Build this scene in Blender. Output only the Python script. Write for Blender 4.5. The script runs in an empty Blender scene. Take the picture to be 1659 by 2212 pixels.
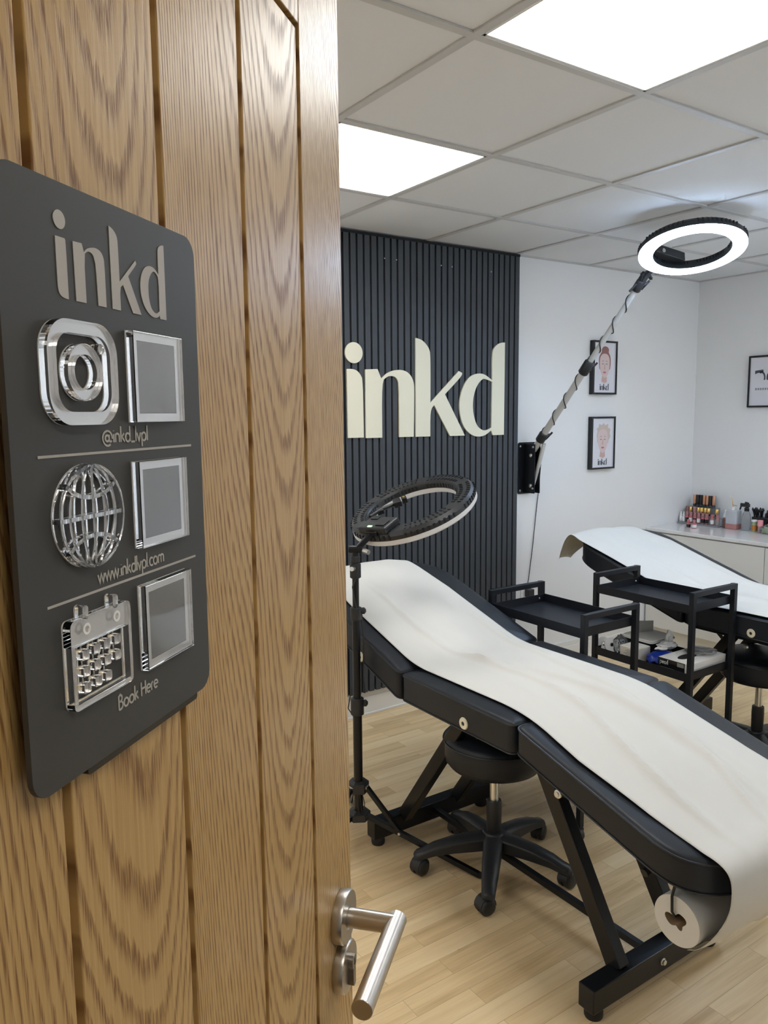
import bpy, math, random
from math import sin, cos, pi, sqrt, radians
from mathutils import Vector, Matrix
random.seed(7)
SC = bpy.context.scene
COL = SC.collection
V = Vector

# ------------------------------------------------------------------ materials
def mat(name, color=(.5, .5, .5), rough=.5, metal=0.0, spec=.5, coat=0.0, emit=None, estr=0.0, trans=0.0, ior=1.45, sheen=0.0, alpha=1.0):
    m = bpy.data.materials.new(name); m.use_nodes = True
    b = m.node_tree.nodes['Principled BSDF']
    b.inputs['Base Color'].default_value = (*color, 1)
    b.inputs['Roughness'].default_value = rough
    b.inputs['Metallic'].default_value = metal
    b.inputs['Specular IOR Level'].default_value = spec
    b.inputs['Coat Weight'].default_value = coat
    b.inputs['Coat Roughness'].default_value = .15
    b.inputs['Transmission Weight'].default_value = trans
    b.inputs['IOR'].default_value = ior
    b.inputs['Sheen Weight'].default_value = sheen
    if emit:
        b.inputs['Emission Color'].default_value = (*emit, 1)
        b.inputs['Emission Strength'].default_value = estr
    return m
def nodes(m): return m.node_tree.nodes, m.node_tree.links, m.node_tree.nodes['Principled BSDF']
def N(ns, t, **kw):
    n = ns.new(t)
    for k, v in kw.items():
        if k == 'inp':
            for a, b in v.items(): n.inputs[a].default_value = b
        else: setattr(n, k, v)
    return n
def ramp(ns, stops):
    r = ns.new('ShaderNodeValToRGB'); e = r.color_ramp.elements
    e[0].position = stops[0][0]; e[0].color = (*stops[0][1], 1)
    e[1].position = stops[-1][0]; e[1].color = (*stops[-1][1], 1)
    for p, c in stops[1:-1]:
        x = e.new(p); x.color = (*c, 1)
    return r
def math_(ns, ls, op, a, b=None, c=None):
    n = ns.new('ShaderNodeMath'); n.operation = op
    for i, v in enumerate((a, b, c)):
        if v is None: continue
        if isinstance(v, (int, float)): n.inputs[i].default_value = v
        else: ls.new(v, n.inputs[i])
    return n.outputs[0]
def noise_bump(m, scale=200, strength=.1, dist=.001, detail=3, mapping=None):
    ns, ls, b = nodes(m)
    tc = N(ns, 'ShaderNodeTexCoord'); nz = N(ns, 'ShaderNodeTexNoise', inp={'Scale': scale, 'Detail': detail})
    src = tc.outputs['Object']
    if mapping:
        mp = N(ns, 'ShaderNodeMapping'); mp.inputs['Scale'].default_value = mapping; ls.new(src, mp.inputs[0]); src = mp.outputs[0]
    ls.new(src, nz.inputs['Vector'])
    bp = N(ns, 'ShaderNodeBump', inp={'Strength': strength, 'Distance': dist})
    ls.new(nz.outputs['Fac'], bp.inputs['Height']); ls.new(bp.outputs[0], b.inputs['Normal'])
    return m

M = {}
M['wall'] = noise_bump(mat('wall_paint', (.84, .845, .85), .6), 350, .08)
M['tile'] = noise_bump(mat('ceiling_tile', (.74, .75, .76), .9), 500, .15)
M['tee'] = mat('ceiling_grid', (.55, .55, .545), .5)
M['base'] = mat('white_gloss_trim', (.8, .79, .76), .35)
M['leather'] = noise_bump(mat('black_leatherette', (.011, .014, .020), .42, spec=.42), 900, .12, .0006)
M['piping'] = mat('black_piping', (.018, .019, .022), .4)
M['steel_black'] = mat('black_powder_coat', (.006, .007, .009), .33, spec=.42)
M['cart'] = mat('matt_black_steel', (.008, .010, .015), .45, spec=.38)
M['plastic'] = noise_bump(mat('black_plastic', (.02, .021, .023), .42), 700, .08, .0004)
M['rubber'] = mat('black_rubber', (.012, .012, .012), .6)
M['chrome'] = mat('chrome', (.72, .72, .71), .28, metal=1)
M['screw'] = mat('screw_metal', (.7, .7, .68), .3, metal=1)
M['steel'] = noise_bump(mat('brushed_steel', (.60, .57, .53), .30, metal=1), 60, .05, .0005, 2, (1, 1, 40))
M['sign'] = mat('grey_sign_panel', (.062, .062, .060), .45, spec=.4)
M['letter'] = mat('pale_grey_print', (.50, .475, .44), .5)
M['logo'] = mat('cream_letters', (.80, .77, .61), .5)
M['acry'] = mat('clear_acrylic', (.97, .98, 1), .03, trans=1.0, ior=1.49)
M['silver'] = mat('mirror_backing', (.95, .94, .92), .25, metal=.35)
M['engrave'] = mat('engraved_grey_plate', (.27, .265, .25), .5)
M['slat'] = noise_bump(mat('charcoal_slats', (.048, .056, .066), .55), 60, .1, .0006, 3, (30, 30, 1))
M['felt'] = mat('black_felt', (.012, .013, .015), .9)
M['lightpanel'] = mat('panel_diffuser', (.9, .9, .9), .5, emit=(.985, .985, .97), estr=9.6)
M['added_corridorpanel'] = mat('added_corridor_diffuser', (.9, .9, .9), .5, emit=(1, .93, .82), estr=9)
M['panelframe'] = mat('panel_frame', (.75, .75, .74), .4)
M['ringlit'] = mat('ring_diffuser_lit', (.9, .9, .9), .5, emit=(.50, .70, 1.0), estr=46)
M['ringoff'] = mat('ring_diffuser_off', (.70, .69, .69), .4)
M['alu'] = mat('silver_tube', (.56, .56, .54), .38, metal=.3)
M['cable'] = mat('black_cable', (.02, .02, .022), .5)
M['counter'] = mat('white_worktop', (.80, .80, .79), .12, coat=.4)
M['cab'] = mat('cream_cabinet_front', (.76, .745, .70), .35)
M['white'] = mat('white_plastic', (.8, .8, .8), .35)
M['paperwhite'] = mat('white_card', (.78, .77, .74), .7)
M['gold'] = mat('gold_cap', (.72, .50, .18), .25, metal=1)
M['copper'] = mat('copper_cap', (.55, .30, .20), .3, metal=1)
M['black'] = mat('gloss_black', (.012, .012, .013), .25)
M['pink'] = mat('pink_pigment', (.50, .14, .16), .3)
M['rose'] = mat('dusty_rose_pigment', (.42, .20, .20), .3)
M['pinklid'] = mat('pink_lid', (.78, .30, .33), .4)
M['pinkliq'] = mat('pink_liquid', (.80, .36, .34), .1, trans=.5, ior=1.33)
M['clear'] = mat('clear_plastic', (.93, .95, .96), .12, trans=.92, ior=1.2)
M['orange'] = mat('orange_label', (.55, .22, .05), .5)
M['green'] = mat('pale_green_film', (.45, .58, .35), .4, trans=.3)
M['blue'] = noise_bump(mat('blue_packet_film', (.010, .035, .30), .35), 40, .5, .01)
M['core'] = mat('brown_card_core', (.20, .13, .07), .8)
M['print'] = mat('photo_paper', (.74, .74, .80), .5)
M['skin'] = mat('print_skin', (.62, .42, .38), .55)
M['skinlit'] = mat('print_skin_pale', (.70, .56, .55), .55)
M['auburn'] = mat('print_auburn_hair', (.30, .14, .13), .55)
M['blonde'] = mat('print_blonde_hair', (.60, .50, .45), .55)
M['lip'] = mat('print_lips', (.50, .17, .18), .55)
M['ink'] = mat('print_ink', (.06, .065, .08), .55)
M['greyink'] = mat('print_grey_ink', (.30, .32, .36), .55)
M['led'] = mat('green_indicator', (.4, .8, .4), .4, emit=(.5, 1, .5), estr=1.0)
M['corridor_floor'] = mat('corridor_carpet', (.16, .14, .12), .9)

def paper_mat(name, col):
    m = mat(name, col, .75, spec=.3)
    ns, ls, b = nodes(m)
    tc = N(ns, 'ShaderNodeTexCoord')
    n1 = N(ns, 'ShaderNodeTexNoise', inp={'Scale': 900, 'Detail': 2}); ls.new(tc.outputs['Object'], n1.inputs['Vector'])
    bp = N(ns, 'ShaderNodeBump', inp={'Strength': .15, 'Distance': .0006}); ls.new(n1.outputs['Fac'], bp.inputs['Height'])
    ls.new(bp.outputs[0], b.inputs['Normal'])
    return m
M['paper'] = paper_mat('couch_roll_paper', (.66, .648, .605))

def oak_mat():
    m = mat('oak_veneer', (.4, .22, .08), .38, spec=.4, coat=.28)
    m.node_tree.nodes['Principled BSDF'].inputs['Coat Roughness'].default_value = .28
    ns, ls, b = nodes(m)
    tc = N(ns, 'ShaderNodeTexCoord'); sx = N(ns, 'ShaderNodeSeparateXYZ'); ls.new(tc.outputs['Object'], sx.inputs[0])
    bid = math_(ns, ls, 'FLOOR', math_(ns, ls, 'DIVIDE', math_(ns, ls, 'SUBTRACT', sx.outputs[0], .3073), .1118))
    x = math_(ns, ls, 'ADD', sx.outputs[0], math_(ns, ls, 'MULTIPLY', bid, 3.71))
    zo = math_(ns, ls, 'ADD', sx.outputs[2], math_(ns, ls, 'MULTIPLY', bid, 5.37))
    def vec(sx_, sz_, sy_=1.0):
        c = N(ns, 'ShaderNodeCombineXYZ'); ls.new(math_(ns, ls, 'MULTIPLY', x, sx_), c.inputs[0])
        ls.new(math_(ns, ls, 'MULTIPLY', sx.outputs[1], sy_), c.inputs[1]); ls.new(math_(ns, ls, 'MULTIPLY', zo, sz_), c.inputs[2]); return c.outputs[0]
    big = N(ns, 'ShaderNodeTexNoise', inp={'Scale': 1.0, 'Detail': 1.5, 'Roughness': .4}); ls.new(vec(9, 2.2), big.inputs['Vector'])
    jag = N(ns, 'ShaderNodeTexNoise', inp={'Scale': 1.0, 'Detail': 2}); ls.new(vec(300, 14), jag.inputs['Vector'])
    par = math_(ns, ls, 'ABSOLUTE', math_(ns, ls, 'SINE', math_(ns, ls, 'MULTIPLY', bid, 1.5708)))
    lx = math_(ns, ls, 'SUBTRACT', math_(ns, ls, 'SUBTRACT', sx.outputs[0], .3632), math_(ns, ls, 'MULTIPLY', bid, .1118))
    lx = math_(ns, ls, 'SUBTRACT', lx, math_(ns, ls, 'MULTIPLY', par, .085))
    arch = math_(ns, ls, 'SUBTRACT', sx.outputs[2], math_(ns, ls, 'MULTIPLY', math_(ns, ls, 'MULTIPLY', lx, lx), 62.0))
    ph = math_(ns, ls, 'ADD', math_(ns, ls, 'MULTIPLY', arch, 22.0), math_(ns, ls, 'ADD', math_(ns, ls, 'MULTIPLY', big.outputs['Fac'], 9.0), math_(ns, ls, 'MULTIPLY', jag.outputs['Fac'], .7)))
    ring = math_(ns, ls, 'FRACT', ph)
    ringm = ramp(ns, [(0.0, (.06, .06, .06)), (.45, (.12, .12, .12)), (.74, (1, 1, 1)), (.90, (.8, .8, .8)), (1.0, (.06, .06, .06))]); ls.new(ring, ringm.inputs[0])
    st = N(ns, 'ShaderNodeTexNoise', inp={'Scale': 1.0, 'Detail': 2, 'Roughness': .6}); ls.new(vec(1100, 28), st.inputs['Vector'])
    pore = ramp(ns, [(.46, (1, 1, 1)), (.56, (0, 0, 0))]); ls.new(st.outputs['Fac'], pore.inputs[0])
    fine = N(ns, 'ShaderNodeTexNoise', inp={'Scale': 1.0, 'Detail': 3}); ls.new(vec(420, 5), fine.inputs['Vector'])
    base = ramp(ns, [(.25, (.50, .305, .105)), (.5, (.59, .38, .145)), (.78, (.68, .47, .205))]); ls.new(fine.outputs['Fac'], base.inputs[0])
    dark = math_(ns, ls, 'MULTIPLY', ringm.outputs[0], math_(ns, ls, 'ADD', math_(ns, ls, 'MULTIPLY', pore.outputs[0], .70), .25))
    mx = N(ns, 'ShaderNodeMix', data_type='RGBA'); ls.new(dark, mx.inputs['Factor'])
    ls.new(base.outputs[0], mx.inputs['A']); mx.inputs['B'].default_value = (.215, .095, .030, 1)
    ls.new(mx.outputs['Result'], b.inputs['Base Color'])
    bp = N(ns, 'ShaderNodeBump', inp={'Strength': .35, 'Distance': .0005}); ls.new(math_(ns, ls, 'SUBTRACT', 1.0, dark), bp.inputs['Height'])
    ls.new(bp.outputs[0], b.inputs['Normal'])
    ls.new(math_(ns, ls, 'ADD', math_(ns, ls, 'MULTIPLY', dark, .25), .36), b.inputs['Roughness'])
    return m
M['oak'] = oak_mat()

def floor_mat():
    m = mat('oak_laminate', (.5, .4, .3), .42, coat=.08)
    ns, ls, b = nodes(m)
    tc = N(ns, 'ShaderNodeTexCoord')
    br = N(ns, 'ShaderNodeTexBrick', offset=.37, offset_frequency=2, squash=1.0)
    for k, v in {'Scale': 1, 'Mortar Size': .0007, 'Mortar Smooth': .1, 'Bias': 0, 'Brick Width': .46, 'Row Height': .066,
                 'Color1': (.0, .0, .0, 1), 'Color2': (1, 1, 1, 1), 'Mortar': (.35, .35, .35, 1)}.items(): br.inputs[k].default_value = v
    ls.new(tc.outputs['Object'], br.inputs['Vector'])
    sp = N(ns, 'ShaderNodeSeparateColor'); ls.new(br.outputs['Color'], sp.inputs[0])
    off = N(ns, 'ShaderNodeCombineXYZ'); ls.new(math_(ns, ls, 'MULTIPLY', sp.outputs[0], 37.0), off.inputs[2])
    va = N(ns, 'ShaderNodeVectorMath', operation='ADD'); ls.new(tc.outputs['Object'], va.inputs[0]); ls.new(off.outputs[0], va.inputs[1])
    mp = N(ns, 'ShaderNodeMapping'); mp.inputs['Scale'].default_value = (1.6, 22, 1); ls.new(va.outputs[0], mp.inputs[0])
    nz = N(ns, 'ShaderNodeTexNoise', inp={'Scale': 1.0, 'Detail': 4, 'Distortion': .8}); ls.new(mp.outputs[0], nz.inputs['Vector'])
    mp2 = N(ns, 'ShaderNodeMapping'); mp2.inputs['Scale'].default_value = (8, 220, 1); ls.new(va.outputs[0], mp2.inputs[0])
    nf = N(ns, 'ShaderNodeTexNoise', inp={'Scale': 1.0, 'Detail': 3}); ls.new(mp2.outputs[0], nf.inputs['Vector'])
    s = math_(ns, ls, 'ADD', math_(ns, ls, 'MULTIPLY', nz.outputs['Fac'], .75), math_(ns, ls, 'MULTIPLY', nf.outputs['Fac'], .25))
    s = math_(ns, ls, 'ADD', s, math_(ns, ls, 'MULTIPLY', math_(ns, ls, 'SUBTRACT', sp.outputs[0], .5), .26))
    rp = ramp(ns, [(.25, (.59, .41, .205)), (.5, (.79, .585, .325)), (.8, (.90, .72, .445))]); ls.new(s, rp.inputs[0])
    mx = N(ns, 'ShaderNodeMix', data_type='RGBA'); ls.new(math_(ns, ls, 'MULTIPLY', br.outputs['Fac'], .45), mx.inputs['Factor']); ls.new(rp.outputs[0], mx.inputs['A'])
    mx.inputs['B'].default_value = (.18, .11, .06, 1); ls.new(mx.outputs['Result'], b.inputs['Base Color'])
    return m
M['floor'] = floor_mat()

# ------------------------------------------------------------------ mesh helpers
class MB:
    def __init__(s): s.v = []; s.f = []; s.sm = []; s.mi = []; s.cur = 0
    def add(s, vs, fs, smooth=False):
        o = len(s.v); s.v += [tuple(p) for p in vs]
        for f in fs: s.f.append([i + o for i in f]); s.sm.append(smooth); s.mi.append(s.cur)
        return s
    def box(s, x0, x1, y0, y1, z0, z1):
        vs = [(x, y, z) for x in (x0, x1) for y in (y0, y1) for z in (z0, z1)]
        return s.add(vs, [(0, 1, 3, 2), (4, 6, 7, 5), (0, 4, 5, 1), (2, 3, 7, 6), (0, 2, 6, 4), (1, 5, 7, 3)])
    def obox(s, a, b, w, h, up=(0, 0, 1)):
        """box bar from a to b, width w (sideways), height h (along up)"""
        a = V(a); b = V(b); d = (b - a).normalized(); u = V(up)
        sd = d.cross(u)
        if sd.length < 1e-5: sd = d.cross(V((1, 0, 0)))
        sd.normalize(); u = sd.cross(d).normalized()
        vs = [p + sd * i * w / 2 + u * j * h / 2 for p in (a, b) for i in (-1, 1) for j in (-1, 1)]
        return s.add(vs, [(0, 1, 3, 2), (4, 6, 7, 5), (0, 4, 5, 1), (2, 3, 7, 6), (0, 2, 6, 4), (1, 5, 7, 3)])
    def frame_(s, d):
        d = V(d).normalized(); a = V((0, 0, 1)) if abs(d.z) < .9 else V((1, 0, 0))
        x = d.cross(a).normalized(); return x, d.cross(x).normalized(), d
    def rings(s, rs, closed=False, cap=True, smooth=True):
        """rs: list of vertex rings (same length)"""
        n = len(rs[0]); o = len(s.v); vs = [p for r in rs for p in r]; fs = []
        m = len(rs)
        for i in range(m if closed else m - 1):
            for j in range(n):
                a = i * n + j; b = i * n + (j + 1) % n; c = ((i + 1) % m) * n + (j + 1) % n; d = ((i + 1) % m) * n + j
                fs.append((a, b, c, d))
        s.add(vs, fs, smooth)
        if cap and not closed:
            s.add(rs[0], [tuple(range(n))[::-1]]); s.add(rs[-1], [tuple(range(n))])
        return s
    def tube(s, pts, r, n=12, cap=True, closed=False):
        pts = [V(p) for p in pts]; m = len(pts); rs = []; px = None
        for i, p in enumerate(pts):
            if closed: d = pts[(i + 1) % m] - pts[i - 1]
            else: d = pts[min(i + 1, m - 1)] - pts[max(i - 1, 0)]
            d.normalize()
            if px is None: x, y, _ = s.frame_(d)
            else:
                x = px - d * px.dot(d); x.normalize(); y = d.cross(x)
            px = x; rr = r[i] if isinstance(r, (list, tuple)) else r
            rs.append([p + (x * cos(2 * pi * k / n) + y * sin(2 * pi * k / n)) * rr for k in range(n)])
        return s.rings(rs, closed, cap)
    def cyl(s, a, b, r, n=20, r2=None): return s.tube([a, b], [r, r if r2 is None else r2], n)
    def lathe(s, prof, c=(0, 0, 0), ax=(0, 0, 1), n=24, smooth=True, cap=True):
        """prof: list of (r, h) along axis ax from c"""
        x, y, d = s.frame_(ax); c = V(c)
        rs = [[c + d * h + (x * cos(2 * pi * k / n) + y * sin(2 * pi * k / n)) * max(r, 1e-5) for k in range(n)] for r, h in prof]
        return s.rings(rs, False, cap, smooth)
    def prism(s, poly, f0, f1, smooth=False):
        """poly 2D list; f0,f1 map (a,b)->3D for the two caps"""
        n = len(poly); A = [f0(a, b) for a, b in poly]; B = [f1(a, b) for a, b in poly]
        s.add(A + B, [(i, (i + 1) % n, n + (i + 1) % n, n + i) for i in range(n)], smooth)
        return s.add(A, [tuple(range(n))[::-1]]).add(B, [tuple(range(n))])
    def ball(s, c, r, n=12, sc=(1, 1, 1)):
        rs = [[V(c) + V((cos(2 * pi * k / n) * sin(t) * r * sc[0], sin(2 * pi * k / n) * sin(t) * r * sc[1], cos(t) * r * sc[2])) for k in range(n)]
              for t in [pi * max(.02, min(.98, i / (n // 2))) for i in range(n // 2 + 1)]]
        return s.rings(rs)
    def build(s, name, material, parent=None, bevel=0, sub=0, local=False, seg=2, autosm=False):
        org = V((0, 0, 0))
        if parent is not None and not local:
            r = parent
            while r.parent: r = r.parent
            org = V(r.location)
        me = bpy.data.meshes.new(name)
        me.from_pydata([tuple(V(p) - org) for p in s.v], [], s.f); me.update()
        mats = material if isinstance(material, (list, tuple)) else [material]
        for mm in mats: me.materials.append(mm)
        for p, sm, mi in zip(me.polygons, s.sm, s.mi): p.use_smooth = sm; p.material_index = min(mi, len(mats) - 1)
        import bmesh
        bm = bmesh.new(); bm.from_mesh(me); bmesh.ops.remove_doubles(bm, verts=bm.verts, dist=1e-6); bmesh.ops.recalc_face_normals(bm, faces=bm.faces)
        bm.to_mesh(me); bm.free()
        if any(s.sm): me.set_sharp_from_angle(angle=radians(42))
        o = bpy.data.objects.new(name, me); COL.objects.link(o)
        if parent is not None: o.parent = parent
        if bevel:
            b = o.modifiers.new('bevel', 'BEVEL'); b.width = bevel; b.segments = seg; b.limit_method = 'ANGLE'; b.angle_limit = radians(40); b.harden_normals = False
        if sub:
            q = o.modifiers.new('sub', 'SUBSURF'); q.levels = sub; q.render_levels = sub
        return o

def tag(o, label, cat, group=None, kind=None):
    o['label'] = label; o['category'] = cat
    if group: o['group'] = group
    if kind: o['kind'] = kind
    return o
def thing(name, label, cat, loc, group=None, rot=0):
    o = bpy.data.objects.new(name, None); COL.objects.link(o); o.location = loc; o.rotation_euler.z = rot; o.empty_display_size = .05
    return tag(o, label, cat, group)
def struct(name, mb, m, parent=None, **k):
    o = mb.build(name, m, parent, **k)
    if parent is None: o['kind'] = 'structure'
    return o
def dup(root, loc, label, group=None):
    def rec(o, par):
        c = o.copy(); COL.objects.link(c)
        if par: c.parent = par
        for ch in o.children: rec(ch, c)
        return c
    r = rec(root, None); r.location = loc; r['label'] = label
    if group: r['group'] = group
    return r
def shape2d(name, loops, f, depth, material, parent, local=False, bevel=0):
    """loops: filled 2D outline with holes, extruded by depth. f maps (a,b,c)->3D"""
    cu = bpy.data.curves.new(name, 'CURVE'); cu.dimensions = '2D'; cu.fill_mode = 'BOTH'; cu.extrude = .5
    SCL = 1000.0
    for L in loops:
        sp = cu.splines.new('POLY'); sp.points.add(len(L) - 1)
        for p, (a, b) in zip(sp.points, L): p.co = (a * SCL, b * SCL, 0, 1)
        sp.use_cyclic_u = True
    tmp = bpy.data.objects.new('tmp', cu); COL.objects.link(tmp)
    dg = bpy.context.evaluated_depsgraph_get(); me = bpy.data.meshes.new_from_object(tmp.evaluated_get(dg))
    vs = [f(v.co.x / SCL, v.co.y / SCL, depth * (v.co.z + .5)) for v in me.vertices]
    fs = [list(p.vertices) for p in me.polygons]
    bpy.data.objects.remove(tmp); bpy.data.curves.remove(cu); bpy.data.meshes.remove(me)
    mb = MB(); mb.add(vs, fs)
    return mb.build(name, material, parent, bevel=bevel, local=local)
def smooth_loop(L, it=1):
    for _ in range(it):
        out = []
        n = len(L)
        for i in range(n):
            a = V(L[i]); b = V(L[(i + 1) % n]); out += [tuple(a * .75 + b * .25), tuple(a * .25 + b * .75)]
        L = out
    return L
def soft(L, keep=.0):
    """round the curved parts of an outline, keep sharp corners sharp"""
    n = len(L); out = []
    for i in range(n):
        p = V(L[i - 1]); c = V(L[i]); q = V(L[(i + 1) % n])
        a = (c - p); b = (q - c)
        if a.length < 1e-6 or b.length < 1e-6: out.append(tuple(c)); continue
        ang = math.degrees(a.angle(b))
        if ang > 55: out.append(tuple(c))
        else: out += [tuple(c - a * .25), tuple(c + b * .25)]
    return out
def rrect(x0, x1, y0, y1, r, n=6):
    out = []
    for cx, cy, a0 in ((x1 - r, y1 - r, 0), (x0 + r, y1 - r, 90), (x0 + r, y0 + r, 180), (x1 - r, y0 + r, 270)):
        out += [(cx + r * cos(radians(a0 + 90 * i / n)), cy + r * sin(radians(a0 + 90 * i / n))) for i in range(n + 1)]
    return out
def circ(cx, cy, r, n=32, ry=None, rev=False):
    return [(cx + r * cos(2 * pi * k / n), cy + (ry or r) * sin(2 * pi * k / n)) for k in (range(n) if not rev else range(n)[::-1])]

# ------------------------------------------------------------------ camera
R0 = V((0.8261, -0.5635, -0.0094)); R1 = V((0.0778, 0.0976, 0.9922)); R2 = V((0.5581, 0.8204, -0.1244))
R2.normalize(); R1 = (R1 - R2 * R1.dot(R2)).normalized(); R0 = R2.cross(R1).normalized()
CAM = V((-1.2384, -1.4386, 1.5100))
cd = bpy.data.cameras.new('camera'); co = bpy.data.objects.new('camera', cd); COL.objects.link(co)
mt = Matrix((R0, R1, -R2)).transposed().to_4x4(); mt.translation = CAM; co.matrix_world = mt
cd.sensor_fit = 'VERTICAL'; cd.sensor_height = 24; cd.lens = 24 * 1679.5 / 2212; cd.clip_start = .02
SC.camera = co

# ------------------------------------------------------------------ room
XL, XR, YN, YB, H = -3.0, 3.486, -1.29, 1.76, 2.36
WX0, WX1 = -1.455, -.60   # doorway
struct('floor', MB().box(XL - .1, XR + .1, YN - .1, YB + .1, -.05, 0), M['floor'])
struct('wall_back', MB().box(XL - .1, XR + .1, YB, YB + .1, 0, 2.6), M['wall'])
struct('wall_right', MB().box(XR, XR + .1, YN, YB, 0, 2.6), M['wall'])
struct('wall_left', MB().box(XL - .1, XL, YN, YB, 0, 2.6), M['wall'])
QX0, QX1, QZ0, QZ1 = 1.75, 3.15, 1.0, 2.08
w = MB().box(XL - .1, WX0 - .03, YN - .1, YN, 0, 2.6).box(WX1 + .03, QX0, YN - .1, YN, 0, 2.6).box(QX1, XR + .1, YN - .1, YN, 0, 2.6).box(QX0, QX1, YN - .1, YN, 0, QZ0).box(QX0, QX1, YN - .1, YN, QZ1, 2.6).box(WX0 - .03, WX1 + .03, YN - .1, YN, 2.06, 2.6)
struct('wall_front', w, M['wall'])
wf = MB().box(QX0, QX0 + .05, YN - .09, YN - .03, QZ0, QZ1).box(QX1 - .05, QX1, YN - .09, YN - .03, QZ0, QZ1).box(QX0 + .05, QX1 - .05, YN - .09, YN - .03, QZ0, QZ0 + .05).box(QX0 + .05, QX1 - .05, YN - .09, YN - .03, QZ1 - .05, QZ1).box((QX0 + QX1) / 2 - .03, (QX0 + QX1) / 2 + .03, YN - .09, YN - .03, QZ0 + .05, QZ1 - .05)
wo = struct('added_window_1', wf, M['base'], bevel=.003)  # unseen frame and opening, added to let cool daylight into the room
MB().box(QX0 - .03, QX1 + .03, YN - .02, YN + .06, QZ0 - .025, QZ0 - .001).build('added_window_sill', M['base'], wo, bevel=.003)
struct('trim_1', MB().box(WX0 - .03, WX0, YN - .11, YN + .01, 0, 2.06).box(WX1, WX1 + .03, YN - .11, YN + .01, 0, 2.06).box(WX0, WX1, YN - .11, YN + .01, 2.03, 2.06), M['oak'])
# corridor outside the doorway
struct('floor_corridor', MB().box(-3.1, 1.6, -2.95, YN - .1, -.05, 0), M['corridor_floor'])
struct('wall_corridor', MB().box(-3.1, 1.6, -3.05, -2.95, 0, 2.6).box(-3.2, -3.1, -3.05, YN - .1, 0, 2.6).box(1.6, 1.7, -3.05, YN - .1, 0, 2.6), M['wall'])
struct('ceiling_corridor', MB().box(-3.1, 1.6, -2.95, YN - .1, H, H + .05), M['tile'])
# baseboards
b = MB()
b.box(XL, XR, YB - .016, YB, 0, .095).box(XL, XR, YB - .010, YB, .095, .125).box(XL, XR, YB - .022, YB, 0, .012)
struct('baseboard_back', b, M['base'], bevel=.002)
struct('baseboard_left', MB().box(XL, XL + .016, YN, YB - .02, 0, .12), M['base'], bevel=.002)
struct('baseboard_front', MB().box(XL, WX0 - .03, YN, YN + .016, 0, .12).box(WX1 + .03, XR, YN, YN + .016, 0, .12), M['base'], bevel=.002)
# ceiling tiles and tee grid
lights = [(0, -1), (0, 1), (-4, -1), (-4, 1), (4, -1)]  # last three panels are unseen, added for more bounce light
t = MB()
for i in range(-6, 7):
    for j in range(-3, 4):
        if (i, j) in lights: continue
        x0, x1, y0, y1 = i * .6 + .012, i * .6 + .588, j * .6 + .012, j * .6 + .588
        x0 = max(x0, XL); x1 = min(x1, XR); y0 = max(y0, YN); y1 = min(y1, YB)
        if x1 - x0 < .02 or y1 - y0 < .02: continue
        t.box(x0 - .01 if x0 > XL + .02 else x0, x1 + .01 if x1 < XR - .02 else x1, y0 - .01 if y0 > YN + .02 else y0, y1 + .01 if y1 < YB - .02 else y1, H + .006, H + .02)
struct('ceiling', t, M['tile'])
g = MB()
for i in range(-5, 6): g.box(i * .6 - .012, i * .6 + .012, YN, YB, H, H + .006)
for j in range(-2, 3): g.box(XL, XR, j * .6 - .012, j * .6 + .012, H - .0004, H + .006)
g.box(XL, XR, YB - .018, YB, H - .001, H + .006).box(XL, XR, YN, YN + .018, H - .001, H + .006)
g.box(XL, XL + .018, YN, YB, H - .001, H + .006).box(XR - .018, XR, YN, YB, H - .001, H + .006)
struct('trim_2', g, M['tee'], bevel=.001)
struct('trim_3', MB().box(XL - .1, XR + .1, YN - .1, YB + .1, H + .2, H + .25), M['tile'])
LLAB = {(0, -1): 'bright square ceiling light panel, the larger nearer one at the top right', (0, 1): 'bright square ceiling light panel beside the oak door edge, above the slatted panel',
        (-4, -1): 'added square ceiling light panel, unseen behind the oak door near the doorway', (-4, 1): 'added square ceiling light panel, unseen behind the oak door near the back wall', (4, -1): 'added square ceiling light panel near the right wall, out of view'}
for (i, j) in lights:
    x, y = i * .6, j * .6
    th = thing('ceiling_light', LLAB[(i, j)], 'ceiling light', (x + .3, y + .3, H + .012), 'square ceiling light panels')
    fr = MB(); a = .013
    for q in ((x + a, x + .6 - a, y + a, y + a + .008), (x + a, x + .6 - a, y + .6 - a - .008, y + .6 - a), (x + a, x + a + .008, y + a, y + .6 - a), (x + .6 - a - .008, x + .6 - a, y + a, y + .6 - a)):
        fr.box(q[0], q[1], q[2], q[3], H + .001, H + .03)
    fr.build('panel_frame', M['panelframe'], th)
    MB().box(x + a + .008, x + .6 - a - .008, y + a + .008, y + .6 - a - .008, H + .004, H + .012).build('diffuser', M['lightpanel'], th)
th = thing('added_corridor_light', 'added square ceiling light panel, unseen in the corridor outside the doorway', 'ceiling light', (-.9, -2.2, H - .01))  # unseen corridor lamp, added to light the door side
MB().box(-1.21, -.59, -2.51, -1.89, H - .012, H - .001).build('panel_frame', M['panelframe'], th)
MB().box(-1.2, -.6, -2.5, -1.9, H - .016, H - .0125).build('diffuser', M['added_corridorpanel'], th)

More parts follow.
